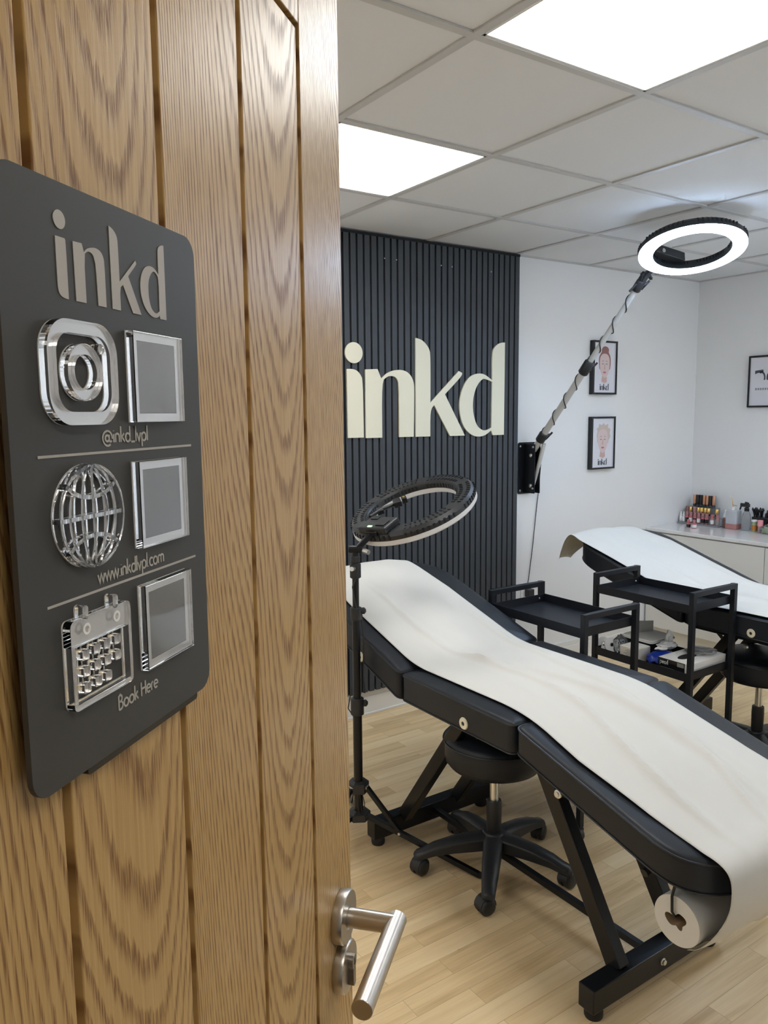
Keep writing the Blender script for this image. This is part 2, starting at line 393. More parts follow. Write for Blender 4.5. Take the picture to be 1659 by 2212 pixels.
# ------------------------------------------------------------------ logo outlines (x,z metres on the back wall)
LOGO = {
 'i': [(.704, 1.724), (.735, 1.725), (.761, 1.718), (.781, 1.699), (.793, 1.675), (.795, 1.401), (.706, 1.401)],
 'n': [(.808, 1.724), (.878, 1.728), (.899, 1.683), (.932, 1.709), (.969, 1.723), (1.013, 1.728), (1.05, 1.721), (1.078, 1.7), (1.094, 1.67), (1.098, 1.634), (1.093, 1.398), (1.004, 1.398), (1.004, 1.653), (.997, 1.678), (.981, 1.693), (.957, 1.697), (.932, 1.692), (.902, 1.669), (.902, 1.398), (.807, 1.398)],
 'k': [(1.107, 1.885), (1.14, 1.88), (1.169, 1.862), (1.192, 1.835), (1.2, 1.807), (1.199, 1.567), (1.385, 1.73), (1.408, 1.72), (1.404, 1.704), (1.293, 1.61), (1.427, 1.396), (1.327, 1.396), (1.223, 1.555), (1.198, 1.531), (1.198, 1.397), (1.106, 1.397)],
 'd': [(1.706, 1.888), (1.704, 1.394), (1.623, 1.394), (1.611, 1.42), (1.574, 1.396), (1.531, 1.387), (1.487, 1.392), (1.437, 1.42), (1.405, 1.467), (1.389, 1.531), (1.391, 1.584), (1.408, 1.638), (1.439, 1.686), (1.478, 1.713), (1.528, 1.722), (1.568, 1.715), (1.616, 1.686), (1.614, 1.83), (1.629, 1.86), (1.658, 1.88), (1.688, 1.888)],
 'h': [(1.616, 1.678), (1.564, 1.695), (1.539, 1.688), (1.507, 1.655), (1.486, 1.606), (1.48, 1.552), (1.487, 1.498), (1.508, 1.449), (1.541, 1.424), (1.574, 1.419), (1.613, 1.435)]}
DOT = (.745, 1.80, .049)
def logo_loops(key):
    if key == 'dot': return [circ(DOT[0], DOT[1], DOT[2], 40)]
    if key == 'd': return [soft(soft(LOGO['d'])), soft(soft(LOGO['h']))]
    return [soft(soft(LOGO[key]))]
# slatted panel
PX0, PX1, PZ0, PZ1 = .618, 1.816, .127, H - .002
th = thing('slatted_wall_panel', 'tall charcoal slatted feature panel on the back wall behind the near bed', 'wall panel', ((PX0 + PX1) / 2, YB, PZ0))
MB().box(PX0, PX1, YB - .018, YB - .0005, PZ0, PZ1).build('felt_backing', M['felt'], th)
s = MB(); k = 0; x = PX1 - .029
while x > PX0 - .001:
    s.box(x, x + .029, YB - .036, YB - .016, PZ0, PZ1); x -= .0388
s.build('slats', M['slat'], th, bevel=.0015)
MB().box(PX0, PX1 + .002, YB - .037, YB - .0005, PZ1 - .012, PZ1 + .0015).build('top_trim', M['felt'], th)
s = MB()
for px in (.93, 1.0, 1.275, 1.345, 1.61): s.lathe([(.0035, 0), (.003, .0012)], (px, YB - .036, 2.25), (0, -1, 0), 8)
s.build('screw', M['screw'], th)
th = thing('wall_logo', 'large cream raised lettering fixed across the charcoal slatted panel', 'sign', (1.2, YB - .036, 1.39))
for key, nm in (('dot', 'letter_dot'), ('i', 'letter_stem'), ('n', 'letter'), ('k', 'letter'), ('d', 'letter')):
    shape2d(nm, logo_loops(key), lambda a, b, c: (a, YB - .0362 - c, b), .008, M['logo'], th, bevel=.0006)

# ------------------------------------------------------------------ oak door with sign and handle  (local axes: x along the leaf, -y out of the visible face)
ANG = 0.8607955931411673
FO = V((-1.39680, -1.25434, 0)); ROT = pi / 2 - ANG
D = V((sin(ANG), cos(ANG), 0)); NN = V((cos(ANG), -sin(ANG), 0))
S0, S1, ZD = -.045, .7485, 1.985
door = bpy.data.objects.new('door_1', None); COL.objects.link(door); door.location = FO; door.rotation_euler.z = ROT
door['kind'] = 'structure'
m = MB()
m.box(S0, S1, .014, .036, .005, ZD)                      # core
GR = [.0837, .1955, .3073, .4190, .5305, .6430]
gw = .0032
m.box(.6450, S1, 0, .015, .005, ZD).box(S0, .0590, 0, .015, .005, ZD)   # stiles
m.box(.0595, .6445, 0, .015, 1.830, ZD).box(.0595, .6445, 0, .015, .005, .20)
edges = [.0595] + GR
for a, b_ in zip(edges[:-1], edges[1:]):
    hi = b_ - gw if b_ < .64 else b_ - .0015
    m.box(a + (gw if a > .06 else .002), hi, .0015, .015, .204, 1.826)
m.box(.6450, S1, .035, .044, .005, ZD).box(S0, .0590, .035, .044, .005, ZD).box(.059, .645, .035, .042, .005, ZD)
leaf = m.build('door_leaf', M['oak'], door, local=True, bevel=.0008, seg=2)
hg = MB()
for z in (.25, 1.0, 1.75): hg.cyl((S0 - .006, .004, z - .05), (S0 - .006, .004, z + .05), .006)
hg.build('door_hinge', M['steel'], door, local=True)
def lp(s_, z, o): return V((s_, -o, z))      # door local
hz = .997
h = MB().lathe([(.0262, 0), (.0266, .001), (.0266, .0098), (.0256, .011), (.0125, .011), (.0125, .0104), (.0115, .0104)], lp(.7065, hz, 0), (0, -1, 0), 48)
hd = h.build('door_handle', M['steel'], door, local=True)
h = MB().cyl(lp(.7065, hz, .0085), lp(.7065, hz, .060), .0098, 32)
h.build('handle_neck', M['steel'], hd, local=True, bevel=.0006)
h = MB().cyl(lp(.7065 + .0098, hz, .060), lp(.7065 - .118, hz, .060), .0098, 36)
h.build('handle_lever', M['steel'], hd, local=True, bevel=.0006)
h = MB().lathe([(.0255, 0), (.0259, .001), (.0259, .0098), (.0249, .011), (.0, .011)], lp(.7065, .9415, 0), (0, -1, 0), 48)
lk = h.build('lock_escutcheon', M['steel'], door, local=True)
h = MB().prism([(.7065 + a * .85, b) for a, b in circ(0, .9485, .0075, 20)[:]], lambda a, b: lp(a, b, .0105), lambda a, b: lp(a, b, .0165))
h.prism(rrect(.7065 - .0040, .7065 + .0040, .922, .944, .003), lambda a, b: lp(a, b, .0105), lambda a, b: lp(a, b, .0165))
h.build('lock_cylinder', mat('lock_steel', (.35, .33, .30), .35, metal=1), lk, local=True, bevel=.0005)
h = MB().box(.7055, .7075, -.0168, -.0164, .9455, .9520); h.box(.7045, .7085, -.0168, -.0164, .9465, .9475)
h.build('keyhole', M['rubber'], lk, local=True)

# sign plate
sign = thing('door_sign', 'dark grey rectangular sign with raised icons fixed to the oak door', 'sign', FO, rot=ROT)
def plate(name, loops, o0, dep, m_, par, bevel=0): return shape2d(name, loops, lambda a, b, c: (a, -(o0 + c), b), dep, m_, par, local=True, bevel=bevel)
plate('sign_panel', [rrect(.2685, .4300, 1.342, 1.6135, .011, 8)], .009, .003, M['sign'], sign, bevel=.0004)
plate('backing_block', [rrect(.310, .4185, 1.3365, 1.61, .002, 3)], .0002, .0088, M['black'], sign)
SG = {
 'i': [(.3045, 1.5895), (.3109, 1.5895), (.3116, 1.5885), (.3116, 1.563), (.3087, 1.563), (.3059, 1.564), (.3047, 1.566), (.3045, 1.569)],
 'n': [(.3166, 1.5895), (.323, 1.5898), (.3236, 1.5885), (.3244, 1.586), (.3265, 1.588), (.33, 1.5892), (.3336, 1.5898), (.3372, 1.589), (.3392, 1.587), (.34, 1.584), (.34, 1.563), (.3336, 1.563), (.3330, 1.582), (.3322, 1.584), (.3314, 1.586), (.3294, 1.587), (.3272, 1.587), (.3244, 1.585), (.3244, 1.563), (.3170, 1.563)],
 'k': [(.345, 1.6025), (.347, 1.602), (.3492, 1.601), (.3513, 1.599), (.352, 1.596), (.352, 1.577), (.3669, 1.590), (.3676, 1.589), (.3676, 1.588), (.3598, 1.581), (.3705, 1.563), (.3627, 1.563), (.3548, 1.576), (.352, 1.574), (.352, 1.563), (.345, 1.563)],
 'd': [(.3953, 1.603), (.3953, 1.563), (.3889, 1.563), (.3885, 1.565), (.3867, 1.5635), (.3833, 1.563), (.3797, 1.5635), (.3754, 1.566), (.3728, 1.569), (.3710, 1.573), (.3705, 1.577), (.3710, 1.581), (.3728, 1.585), (.3754, 1.588), (.3790, 1.5895), (.3825, 1.5897), (.3853, 1.589), (.3889, 1.5865), (.3889, 1.597), (.3892, 1.600), (.3903, 1.6015), (.3931, 1.6028)],
 'h': [(.3889, 1.5845), (.3861, 1.587), (.3838, 1.5875), (.3815, 1.586), (.3793, 1.583), (.3783, 1.58), (.3781, 1.576), (.3785, 1.572), (.3800, 1.568), (.3825, 1.566), (.3853, 1.5653), (.3885, 1.567)]}
lt = MB()
for key in ('i', 'n', 'k', 'd'):
    loops = [soft(SG[key])] + ([soft(SG['h'])] if key == 'd' else [])
    plate('sign_letter', loops, .0121, .0003, M['letter'], sign)
plate('sign_letter', [circ(.3080, 1.597, .0041, 28)], .0121, .0003, M['letter'], sign)
for z in (1.493, 1.4265): plate('divider_line', [[(.2845, z - .0006), (.4170, z - .0006), (.4170, z + .0006), (.2845, z + .0006)]], .0121, .0003, M['letter'], sign)

# thin geometric lettering: strokes on a 1-high grid (x-height .55, ascender 1)
def arc(cx, cy, rx, ry, a0, a1, n=12): return [(cx + rx * cos(radians(a0 + (a1 - a0) * i / n)), cy + ry * sin(radians(a0 + (a1 - a0) * i / n))) for i in range(n + 1)]
GL = {
 'i': (.16, [[(.08, 0), (.08, .52)], [(.08, .70), (.08, .74)]]),
 'l': (.16, [[(.08, 0), (.08, 1)]]),
 'n': (.50, [[(.08, 0), (.08, .54)], [(.08, .30)] + arc(.25, .36, .17, .18, 180, 0) + [(.42, 0)]]),
 'm': (.78, [[(.08, 0), (.08, .54)], [(.08, .30)] + arc(.235, .38, .155, .16, 180, 0) + [(.39, 0)], [(.39, .30)] + arc(.545, .38, .155, .16, 180, 0) + [(.70, 0)]]),
 'k': (.46, [[(.08, 0), (.08, 1)], [(.38, .54), (.09, .26)], [(.17, .32), (.42, 0)]]),
 'd': (.56, [[(.48, 0), (.48, 1)], arc(.27, .27, .21, .27, 0, 360, 24)]),
 'p': (.56, [[(.08, -.36), (.08, .54)], arc(.29, .27, .21, .27, 0, 360, 24)]),
 'o': (.58, [arc(.29, .27, .23, .27, 0, 360, 24)]),
 'c': (.46, [arc(.29, .27, .23, .27, 50, 310, 20)]),
 'e': (.54, [[(.06, .29), (.49, .29)] + arc(.275, .27, .215, .27, 5, 310, 22)]),
 'r': (.32, [[(.08, 0), (.08, .54)], [(.08, .32)] + arc(.22, .36, .14, .17, 180, 70, 8)]),
 'v': (.44, [[(.03, .54), (.22, .02), (.41, .54)]]),
 'w': (.70, [[(.03, .54), (.19, .02), (.35, .54), (.51, .02), (.67, .54)]]),
 '.': (.16, [[(.08, .0), (.08, .05)]]),
 '_': (.42, [[(.02, -.02), (.38, -.02)]]),
 '@': (.98, [arc(.47, .27, .17, .19, 0, 360, 20), [(.66, .50), (.64, .16)] + arc(.76, .20, .12, .14, 200, 330, 8)[1:], arc(.50, .27, .42, .46, -5, 305, 30)]),
 'B': (.54, [[(.08, 0), (.08, .95)], [(.08, .95), (.22, .95)] + arc(.22, .73, .19, .22, 90, -90) + [(.08, .51)], [(.20, .51)] + arc(.22, .255, .25, .255, 90, -90) + [(.08, 0)]]),
 'H': (.62, [[(.08, 0), (.08, .95)], [(.54, 0), (.54, .95)], [(.08, .49), (.54, .49)]]),
 ' ': (.26, [])}
def text(s_, s0, s1, zb, hgt, name, off=.0121, dep=.0003):
    tot = sum(GL[c][0] for c in s_); sc = (s1 - s0) / tot; x = s0; wd = hgt * .062
    mb = MB()
    for c in s_:
        adv, st = GL[c]
        for L in st:
            P = [V((x + a * sc, zb + b * hgt)) for a, b in L]
            closed = (P[0] - P[-1]).length < 1e-6
            if closed: P = P[:-1]
            n = len(P); Lf = []; Rt = []
            for i, p in enumerate(P):
                if closed: d1 = (p - P[i - 1]).normalized(); d2 = (P[(i + 1) % n] - p).normalized()
                else:
                    d1 = (p - P[i - 1]).normalized() if i else (P[1] - p).normalized()
                    d2 = (P[i + 1] - p).normalized() if i < n - 1 else d1
                t_ = (d1 + d2)
                t_ = t_.normalized() if t_.length > 1e-3 else d1
                nn = V((-t_.y, t_.x)); f_ = 1 / max(.45, nn.dot(V((-d1.y, d1.x))))
                Lf.append(p + nn * wd * f_); Rt.append(p - nn * wd * f_)
            o = len(mb.v); vs = [(q.x, -(off + k * dep), q.y) for k in (0, 1) for q in Lf + Rt]
            fs = []; m2 = 2 * n
            for i in range(n if closed else n - 1):
                j = (i + 1) % n
                fs += [(m2 + i, m2 + j, m2 + n + j, m2 + n + i), (i, j, m2 + j, m2 + i), (n + i, n + j, m2 + n + j, m2 + n + i)]
            mb.add(vs, fs)
        x += adv * sc
    return mb.build(name, M['letter'], sign, local=True)
text('@inkd_lvpl', .3305, .3712, 1.4975, .0079, 'lettering')
text('www.inkdlvpl.com', .3212, .3818, 1.4298, .0079, 'lettering')
text('Book Here', .3322, .3698, 1.3615, .0079, 'lettering')

# raised clear icons: mirror underside + clear body on top
def icon(loops, par=sign, nm='clear_icon', mid=False):
    a = plate(nm, loops, .0122, .0006, M['silver'], par)
    plate('clear_face', loops, .0129, .0042, M['acry'], a, bevel=.0003)
    return a
# camera icon: rounded square, ring, dot
icon([rrect(.2885, .3395, 1.5065, 1.5535, .0145, 10), rrect(.2945, .3335, 1.5125, 1.5475, .0095, 10)])
icon([circ(.3145, 1.5305, .0130, 40), circ(.3145, 1.5305, .0080, 36)])
icon([circ(.3268, 1.5418, .0025, 18)], nm='clear_icon_dot')
# globe icon
gc, gz, gr = .3148, 1.4640, .0245
def band(P, w_):
    Lf = []; Rt = []
    for i, p in enumerate(P):
        a = V(P[max(i - 1, 0)]); b = V(P[min(i + 1, len(P) - 1)]); t_ = (b - a).normalized(); nn = V((-t_.y, t_.x))
        Lf.append(tuple(V(p) + nn * w_)); Rt.append(tuple(V(p) - nn * w_))
    return Lf + Rt[::-1]
gb = icon([circ(gc, gz, gr, 48), circ(gc, gz, gr - .0018, 48)], nm='clear_globe')
MER = [band([(gc + k * gr * .97 * cos(radians(t)), gz + gr * .97 * sin(radians(t))) for t in range(-86, 87, 8)], .0009) for k in (-.72, -.36, .36, .72)]
MER += [[(gc - .0009, gz - gr * .96), (gc + .0009, gz - gr * .96), (gc + .0009, gz + gr * .96), (gc - .0009, gz + gr * .96)]]
MER += [[(gc - gr * .96, gz - .001), (gc + gr * .96, gz - .001), (gc + gr * .96, gz + .001), (gc - gr * .96, gz + .001)]]
MER += [band([(gc + .0205 * cos(radians(t)), gz + .0205 + .0115 * sin(radians(t))) for t in range(205, 336, 8)], .0010)]
MER += [band([(gc + .0205 * cos(radians(t)), gz - .0205 + .0115 * sin(radians(t))) for t in range(25, 156, 8)], .0010)]
mbs = MB(); mbc = MB()
for L in MER:
    mbs.prism(L, lambda a, b: (a, -.0122, b), lambda a, b: (a, -.0128, b)); mbc.prism(L, lambda a, b: (a, -.0129, b), lambda a, b: (a, -.0168, b))
mbs.build('globe_lines', M['silver'], gb, local=True); mbc.build('globe_lines', M['acry'], gb, local=True)
# calendar icon
cal = icon([rrect(.2925, .3400, 1.3755, 1.4180, .003, 5), [(.2955, 1.3785), (.3372, 1.3785), (.3372, 1.4055), (.2955, 1.4055)]], nm='clear_calendar')
for tx in (.3040, .3275):
    icon([rrect(tx - .0022, tx + .0022, 1.4165, 1.4235, .0021, 6)], cal, 'calendar_tab')
    plate('calendar_rivet', [circ(tx, 1.4125, .0028, 20), circ(tx, 1.4125, .0015, 16)], .0172, .0003, M['silver'], cal)
cells = MB(); cells2 = MB()
for c_, cx in enumerate((.3035, .3120, .3200, .3285)):
    zs = [1.4005, 1.3925, 1.3845] if c_ < 3 else [1.4005, 1.3925]
    if c_ == 0: zs = [1.4000, 1.3920, 1.3840]
    for z in zs:
        cells.prism(rrect(cx - .0026, cx + .0026, z - .0024, z + .0024, .0008, 3), lambda a, b: (a, -.0122, b), lambda a, b: (a, -.0128, b))
        cells2.prism(rrect(cx - .0026, cx + .0026, z - .0024, z + .0024, .0008, 3), lambda a, b: (a, -.0129, b), lambda a, b: (a, -.0165, b))
    for dx in (-.0016, .0016):
        cells.box(cx + dx - .0003, cx + dx + .0003, -.0128, -.0122, zs[-1], 1.406)
cells.build('calendar_cells', M['silver'], cal, local=True); cells2.build('calendar_cells', M['acry'], cal, local=True)
# three clear square tiles (their codes are left out)
for (z0, z1) in ((1.5072, 1.5535), (1.4415, 1.4870), (1.3755, 1.4215)):
    tl = plate('clear_tile', [[(.3540, z0), (.4030, z0), (.4030, z1), (.3540, z1)], [(.3600, z0 + .0045), (.3970, z0 + .0045), (.3970, z1 - .0045), (.3600, z1 - .0045)]], .0122, .0006, M['silver'], sign)
    plate('grey_plate', [[(.3602, z0 + .0047), (.3968, z0 + .0047), (.3968, z1 - .0047), (.3602, z1 - .0047)]], .0122, .0004, M['engrave'], tl)
    plate('clear_face', [[(.3540, z0), (.4030, z0), (.4030, z1), (.3540, z1)]], .0129, .0042, M['acry'], tl, bevel=.0004)

# ------------------------------------------------------------------ treatment bed
def se(t, p): return abs(t) ** p * (1 if t >= 0 else -1)
def outline(x0, x1, y0, y1, end, rl, n=16, r=.02):
    """plan outline; end=+1 rounded at y1, -1 rounded at y0, 0 plain corners"""
    xc = (x0 + x1) / 2; hw = (x1 - x0) / 2; out = []
    def corner(cx, cy, a0): return [(cx + r * cos(radians(a0 + 90 * i / 4)), cy + r * sin(radians(a0 + 90 * i / 4))) for i in range(5)]
    if end == 0:
        return corner(x1 - r, y1 - r, 0) + corner(x0 + r, y1 - r, 90) + corner(x0 + r, y0 + r, 180) + corner(x1 - r, y0 + r, 270)
    if end > 0:
        L = [(xc + hw * se(cos(t), .68), y1 - rl + rl * se(sin(t), .68)) for t in [pi * i / (2 * n) for i in range(2 * n + 1)]]
        return L + corner(x0 + r, y0 + r, 180) + corner(x1 - r, y0 + r, 270)
    L = [(xc - hw * se(cos(t), .68), y0 + rl - rl * se(sin(t), .68)) for t in [pi * i / (2 * n) for i in range(2 * n + 1)]]
    return L + corner(x1 - r, y1 - r, 0) + corner(x0 + r, y1 - r, 90)
def inset(L, d):
    n = len(L); out = []
    for i in range(n):
        a = V(L[i - 1]); b = V(L[i]); c = V(L[(i + 1) % n]); t_ = (c - a)
        if t_.length < 1e-7: t_ = (c - b)
        t_.normalize(); out.append(tuple(b + V((-t_.y, t_.x)) * d))
    return out
def cushion(name, args, zf, th_, par, crown=.008):
    x0, x1, y0, y1, end, rl = args
    def OL(d): return outline(x0 + d, x1 - d, y0 + d, y1 - d, end, max(.02, rl - d), r=max(.004, .02 - d))
    L = OL(0)
    m = MB(); rs = []
    for d, h_ in ((.03, -th_), (.006, -th_), (.001, -th_ + .003), (0, -th_ + .008), (0, -th_ + .012), (0, -.020), (0, -.012), (.001, -.007), (.005, -.003), (.011, -.001), (.03, .001), (.07, .004), (.12, crown), (.16, crown + .001)):
        P = OL(d)
        rs.append([(x, y, zf(x, y) + h_) for x, y in P])
    m.rings(rs)
    o = m.build(name, M['leather'], par)
    m = MB(); m.tube([(x, y, zf(x, y) - .009) for x, y in inset(L, -.0008)], .0028, 6, closed=True)
    m.tube([(x, y, zf(x, y) - th_ + .004) for x, y in inset(L, -.0005)], .0025, 6, closed=True)
    m.build('piping', M['piping'], o)
    return o
def make_bed():
    bed = thing('treatment_bed', 'black three-section treatment bed nearest the door, under the cream paper sheet', 'bed', (.45, .25, 0), 'black treatment beds')
    X0, X1 = .14, .76; TH = .098
    zb = lambda x, y: .70 + .32 * (y - .508)
    zl = lambda x, y: .70 + .268 * (y + .018)
    zs_ = lambda x, y: .70
    bk = cushion('backrest', (X0, X1, .512, 1.165, 1, .22), zb, TH, bed)
    st = cushion('seat', (X0, X1, -.004, .500, 0, 0), zs_, .092, bed)
    lg = cushion('leg_rest', (X0, X1, -.582, -.016, -1, .17), zl, .080, bed)
    # eyelets
    for par, y, z in ((st, .193, .634), (bk, .735, .690)):
        m = MB().lathe([(.0065, 0), (.0065, .004), (.010, .0045), (.0165, .003), (.018, .0)], (X0 - .0005, y, z), (-1, 0, 0), 24)
        m.build('vent_eyelet', M['logo'], par)
        MB().lathe([(.0064, 0), (.0064, .0012)], (X0 - .0005, y, z), (-1, 0, 0), 16).build('vent_hole', M['rubber'], par)
    # under-frame
    fr = MB()
    for x in (.25, .62):
        fr.obox((x, .515, .585), (x, .02, .585), .025, .035)
        fr.obox((x, -.03, .575), (x, -.42, .575 - .105), .025, .035)
        fr.obox((x, .53, .59), (x, 1.0, .74), .025, .035)
    fr.obox((.25, .03, .585), (.62, .03, .585), .025, .03).obox((.25, .47, .585), (.62, .47, .585), .025, .03)
    fr.obox((.25, -.40, .475), (.62, -.40, .475), .025, .03).obox((.25, .95, .725), (.62, .95, .725), .025, .03)
    fr.build('under_frame', M['steel_black'], bed, bevel=.002)
    # cross feet
    for yf in (-.25, .725):
        ft = MB().box(.165, .705, yf - .025, yf + .025, .028, .092); f_ = ft.build('cross_foot', M['steel_black'], bed, bevel=.003)
        for x in (.195, .675): MB().lathe([(.022, .0), (.024, .004), (.024, .018), (.019, .028), (.01, .029)], (x, yf, 0), (0, 0, 1), 20).build('foot_pad', M['rubber'], f_)
        sc = MB().lathe([(.010, 0), (.010, .003), (.007, .004), (.007, .009), (.004, .010)], (.435, yf - .0255, .06), (0, -1, 0), 12)
        sc.build('bolt', M['screw'], f_)
    for x in (.295, .535):
        m = MB().obox((x, -.243, .085), (x, .058, .585), .036, .050, (0, 1, 0)); l_ = m.build('leg', M['steel_black'], bed, bevel=.003)
        m = MB().obox((x, .700, .085), (x, .345, .585), .034, .045, (0, 1, 0)); m.build('leg', M['steel_black'], bed, bevel=.003)
        # thin folding stay beside the front leg
        m = MB().obox((x + .05, .0, .47), (x + .05, .16, .57), .004, .016, (0, 0, 1)).obox((x + .05, .0, .47), (x + .02, -.05, .40), .004, .016, (0, 0, 1))
        m.build('folding_stay', M['steel_black'], bed)
        m = MB().obox((x + .03, .40, .50), (x + .03, .52, .61), .006, .014, (0, 0, 1)).build('backrest_stay', M['steel_black'], bed)
    m = MB().lathe([(.011, 0), (.011, .004), (.007, .005), (.007, .009), (.004, .010)], (X0 + .002, -.168, .572), (-1, 0, 0), 14)
    m.build('pivot_bolt', M['screw'], bed)
    m = MB().obox((.155, -.165, .565), (.285, -.155, .545), .03, .008).build('pivot_bracket', M['steel_black'], bed)
    m = MB().lathe([(.010, 0), (.010, .003), (.006, .007)], (.277, .29, .53), (-1, 0, 0), 12); m.build('pivot_bolt', M['screw'], bed)
    m = MB().obox((.435, .70, .062), (.435, -.226, .062), .020, .020); m.build('long_brace', M['steel_black'], bed, bevel=.002)
    m = MB().cyl((.20, -.40, .475), (.175, -.40, .468), .010, 14).cyl((.25, -.40, .48), (.20, -.40, .475), .006, 10); m.build('release_knob', M['rubber'], bed)
    return bed
bed = make_bed()
OFF = V((1.513, .034, 0))
bed2 = dup(bed, V(bed.location) + OFF, 'black three-section treatment bed farther right, in front of the white counter')

# paper sheets
def sheet(name, label, path, xa, xb, wrinkle, seed, n_x=60, org=(0, 0, 0), holder=None, dens=.006):
    """path: (y,z) polyline; xa/xb: functions of arclength fraction"""
    P = [V(p) for p in path]
    pts = [P[0]]
    # smooth the polyline
    for _ in range(3):
        Q = [P[0]]
        for a, b in zip(P[:-1], P[1:]): Q += [a * .75 + b * .25, a * .25 + b * .75]
        Q.append(P[-1]); P = Q
    Ls = [0]
    for a, b in zip(P[:-1], P[1:]): Ls.append(Ls[-1] + (b - a).length)
    tot = Ls[-1]; N_ = int(tot / dens); rows = []; k = 0
    for i in range(N_ + 1):
        s_ = tot * i / N_
        while k < len(Ls) - 2 and Ls[k + 1] < s_: k += 1
        u = (s_ - Ls[k]) / max(1e-9, Ls[k + 1] - Ls[k]); p = P[k].lerp(P[k + 1], u); d = (P[k + 1] - P[k]).normalized()
        rows.append((p, V((d.y, -d.x)), s_ / tot))
    vs = []
    for p, nn, u in rows:
        for j in range(n_x + 1):
            v = j / n_x; x = xa(u, p.x) * (1 - v) + xb(u, p.x) * v
            h_ = wrinkle(x, p.x, u, v, p.y)
            vs.append((x, p.x + nn.x * h_, p.y + nn.y * h_))
    fs = [(i * (n_x + 1) + j, i * (n_x + 1) + j + 1, (i + 1) * (n_x + 1) + j + 1, (i + 1) * (n_x + 1) + j) for i in range(N_) for j in range(n_x)]
    m = MB(); m.add(vs, fs, True); o = m.build(name, M['paper'], holder)
    md = o.modifiers.new('thickness', 'SOLIDIFY'); md.thickness = .0007; md.offset = 1
    return o
def lerp_tab(y, T):
    if y <= T[0][0]: return T[0][1]
    for (a, b), (c, d) in zip(T[:-1], T[1:]):
        if y <= c: return b + (d - b) * (y - a) / (c - a)
    return T[-1][1]
def ztop(y):
    if y > .508: return .70 + .32 * (y - .508)
    if y > -.018: return .70
    return .70 + .268 * (y + .018)
from mathutils import noise as NZ
def wr(seed, amp):
    def f(x, y, u, v, z):
        h_ = 0
        e = min(v, 1 - v) * 2; m_ = max(0, min(1, e * 2.2))
        # long soft creases running along the bed
        for k, (cx, w_, a_, y0, y1, sl) in enumerate(((.36, .014, .006, -.6, .55, .10), (.47, .020, .008, -.55, .35, -.05), (.56, .016, .006, -.35, .75, .08), (.42, .012, .004, .2, 1.0, -.12), (.60, .012, .005, -.62, -.25, .25))):
            xx = cx + sl * (y - .1) + .02 * sin(y * 7 + k * 2 + seed)
            env = max(0, min(1, (y - y0) / .15)) * max(0, min(1, (y1 - y) / .15))
            h_ += a_ * amp * env * math.exp(-((x - (X_off[seed]) - xx) / w_) ** 2)
        n = NZ.noise(V((x * 6, y * 3.2, seed * 3.1))) * .006 + NZ.noise(V((x * 15, y * 9, seed))) * .0018
        h_ += (n + .004) * amp * m_ 
        crown = .006 * max(0, 1 - (2 * v - 1) ** 2)
        return max(0, h_) + crown
    return f
X_off = {1: 0, 2: 1.513}
top = [(y, ztop(y) + (.0048 if y < -.4 else .0095)) for y in [1.08, 1.0, .9, .8, .7, .62, .54, .47, .40, .3, .2, .1, .03, -.05, -.15, -.25, -.35, -.45, -.52]]
cur = [(-.556, .566), (-.580, .556), (-.593, .538), (-.596, .50), (-.592, .465), (-.575, .42), (-.550, .375), (-.522, .340), (-.50, .329)]
head = [(1.196, .78), (1.194, .83), (1.185, .88), (1.172, .903), (1.14, .906)]
roll = thing('paper_roll', 'roll of cream couch paper hanging under the foot of the near bed', 'paper roll', (.43, -.476, .385))
rr = .0575; x0r, x1r = .192, .700
m = MB(); n = 48
def hole(t): return .0195 * (1 + .35 * cos(2 * t + .6) + .25 * cos(3 * t) + .12 * sin(5 * t))
def rollpt(x, r, t): return (x, -.476 + r * cos(t), .387 + r * sin(t) * 1.0)
rsx = [[rollpt(x, rr * (1 + .012 * cos(2 * 2 * pi * k / n + 1)), 2 * pi * k / n) for k in range(n)] for x in (x0r, x1r)]
inn = [[rollpt(x, hole(2 * pi * k / n), 2 * pi * k / n) for k in range(n)] for x in (x0r, x1r)]
m.rings([inn[0], rsx[0], rsx[1], inn[1]], closed=False, cap=False)
for i in range(len(m.sm)): m.sm[i] = n <= i < 2 * n
m.build('paper_winding', M['paper'], roll, bevel=.001)
m = MB(); m.rings([[rollpt(x, hole(2 * pi * k / n) * .999, 2 * pi * k / n) for k in range(n)] for x in (x0r + .0005, x1r - .0005)], cap=False)
co_ = m.build('card_core', M['core'], roll); md = co_.modifiers.new('t', 'SOLIDIFY'); md.thickness = .0015; md.offset = 1
m = MB(); m.tube([(.215, -.463, .535), (.198, -.466, .47), (.184, -.468, .445), (.183, -.470, .41), (.190, -.472, .397), (.25, -.474, .393), (.62, -.474, .393), (.712, -.470, .40), (.695, -.463, .535)], .0032, 8)
m.build('roll_strap', M['rubber'], roll)
sh = sheet('paper_sheet', '', head + top + cur, lambda u, y: lerp_tab(y, ((-.60, .203), (-.50, .200), (-.40, .188), (-.2, .176), (0, .192), (.1, .200), (.9, .196), (1.2, .23))), lambda u, y: lerp_tab(y, ((-.60, .700), (-.5, .690), (-.35, .672), (0, .664), (.9, .660), (1.2, .63))) + .004 * sin(y * 5), wr(1, 1.9), 1)
tag(sh, 'cream couch paper drawn over the near bed and down to its roll', 'paper sheet')
top2 = [(y + .034, z) for y, z in top]
head2 = [(1.285, .770), (1.28, .79), (1.265, .825), (1.245, .865), (1.215, .90), (1.18, .915)]
foot2 = [(-.526, .569), (-.55, .557), (-.562, .54), (-.565, .50), (-.572, .42)]
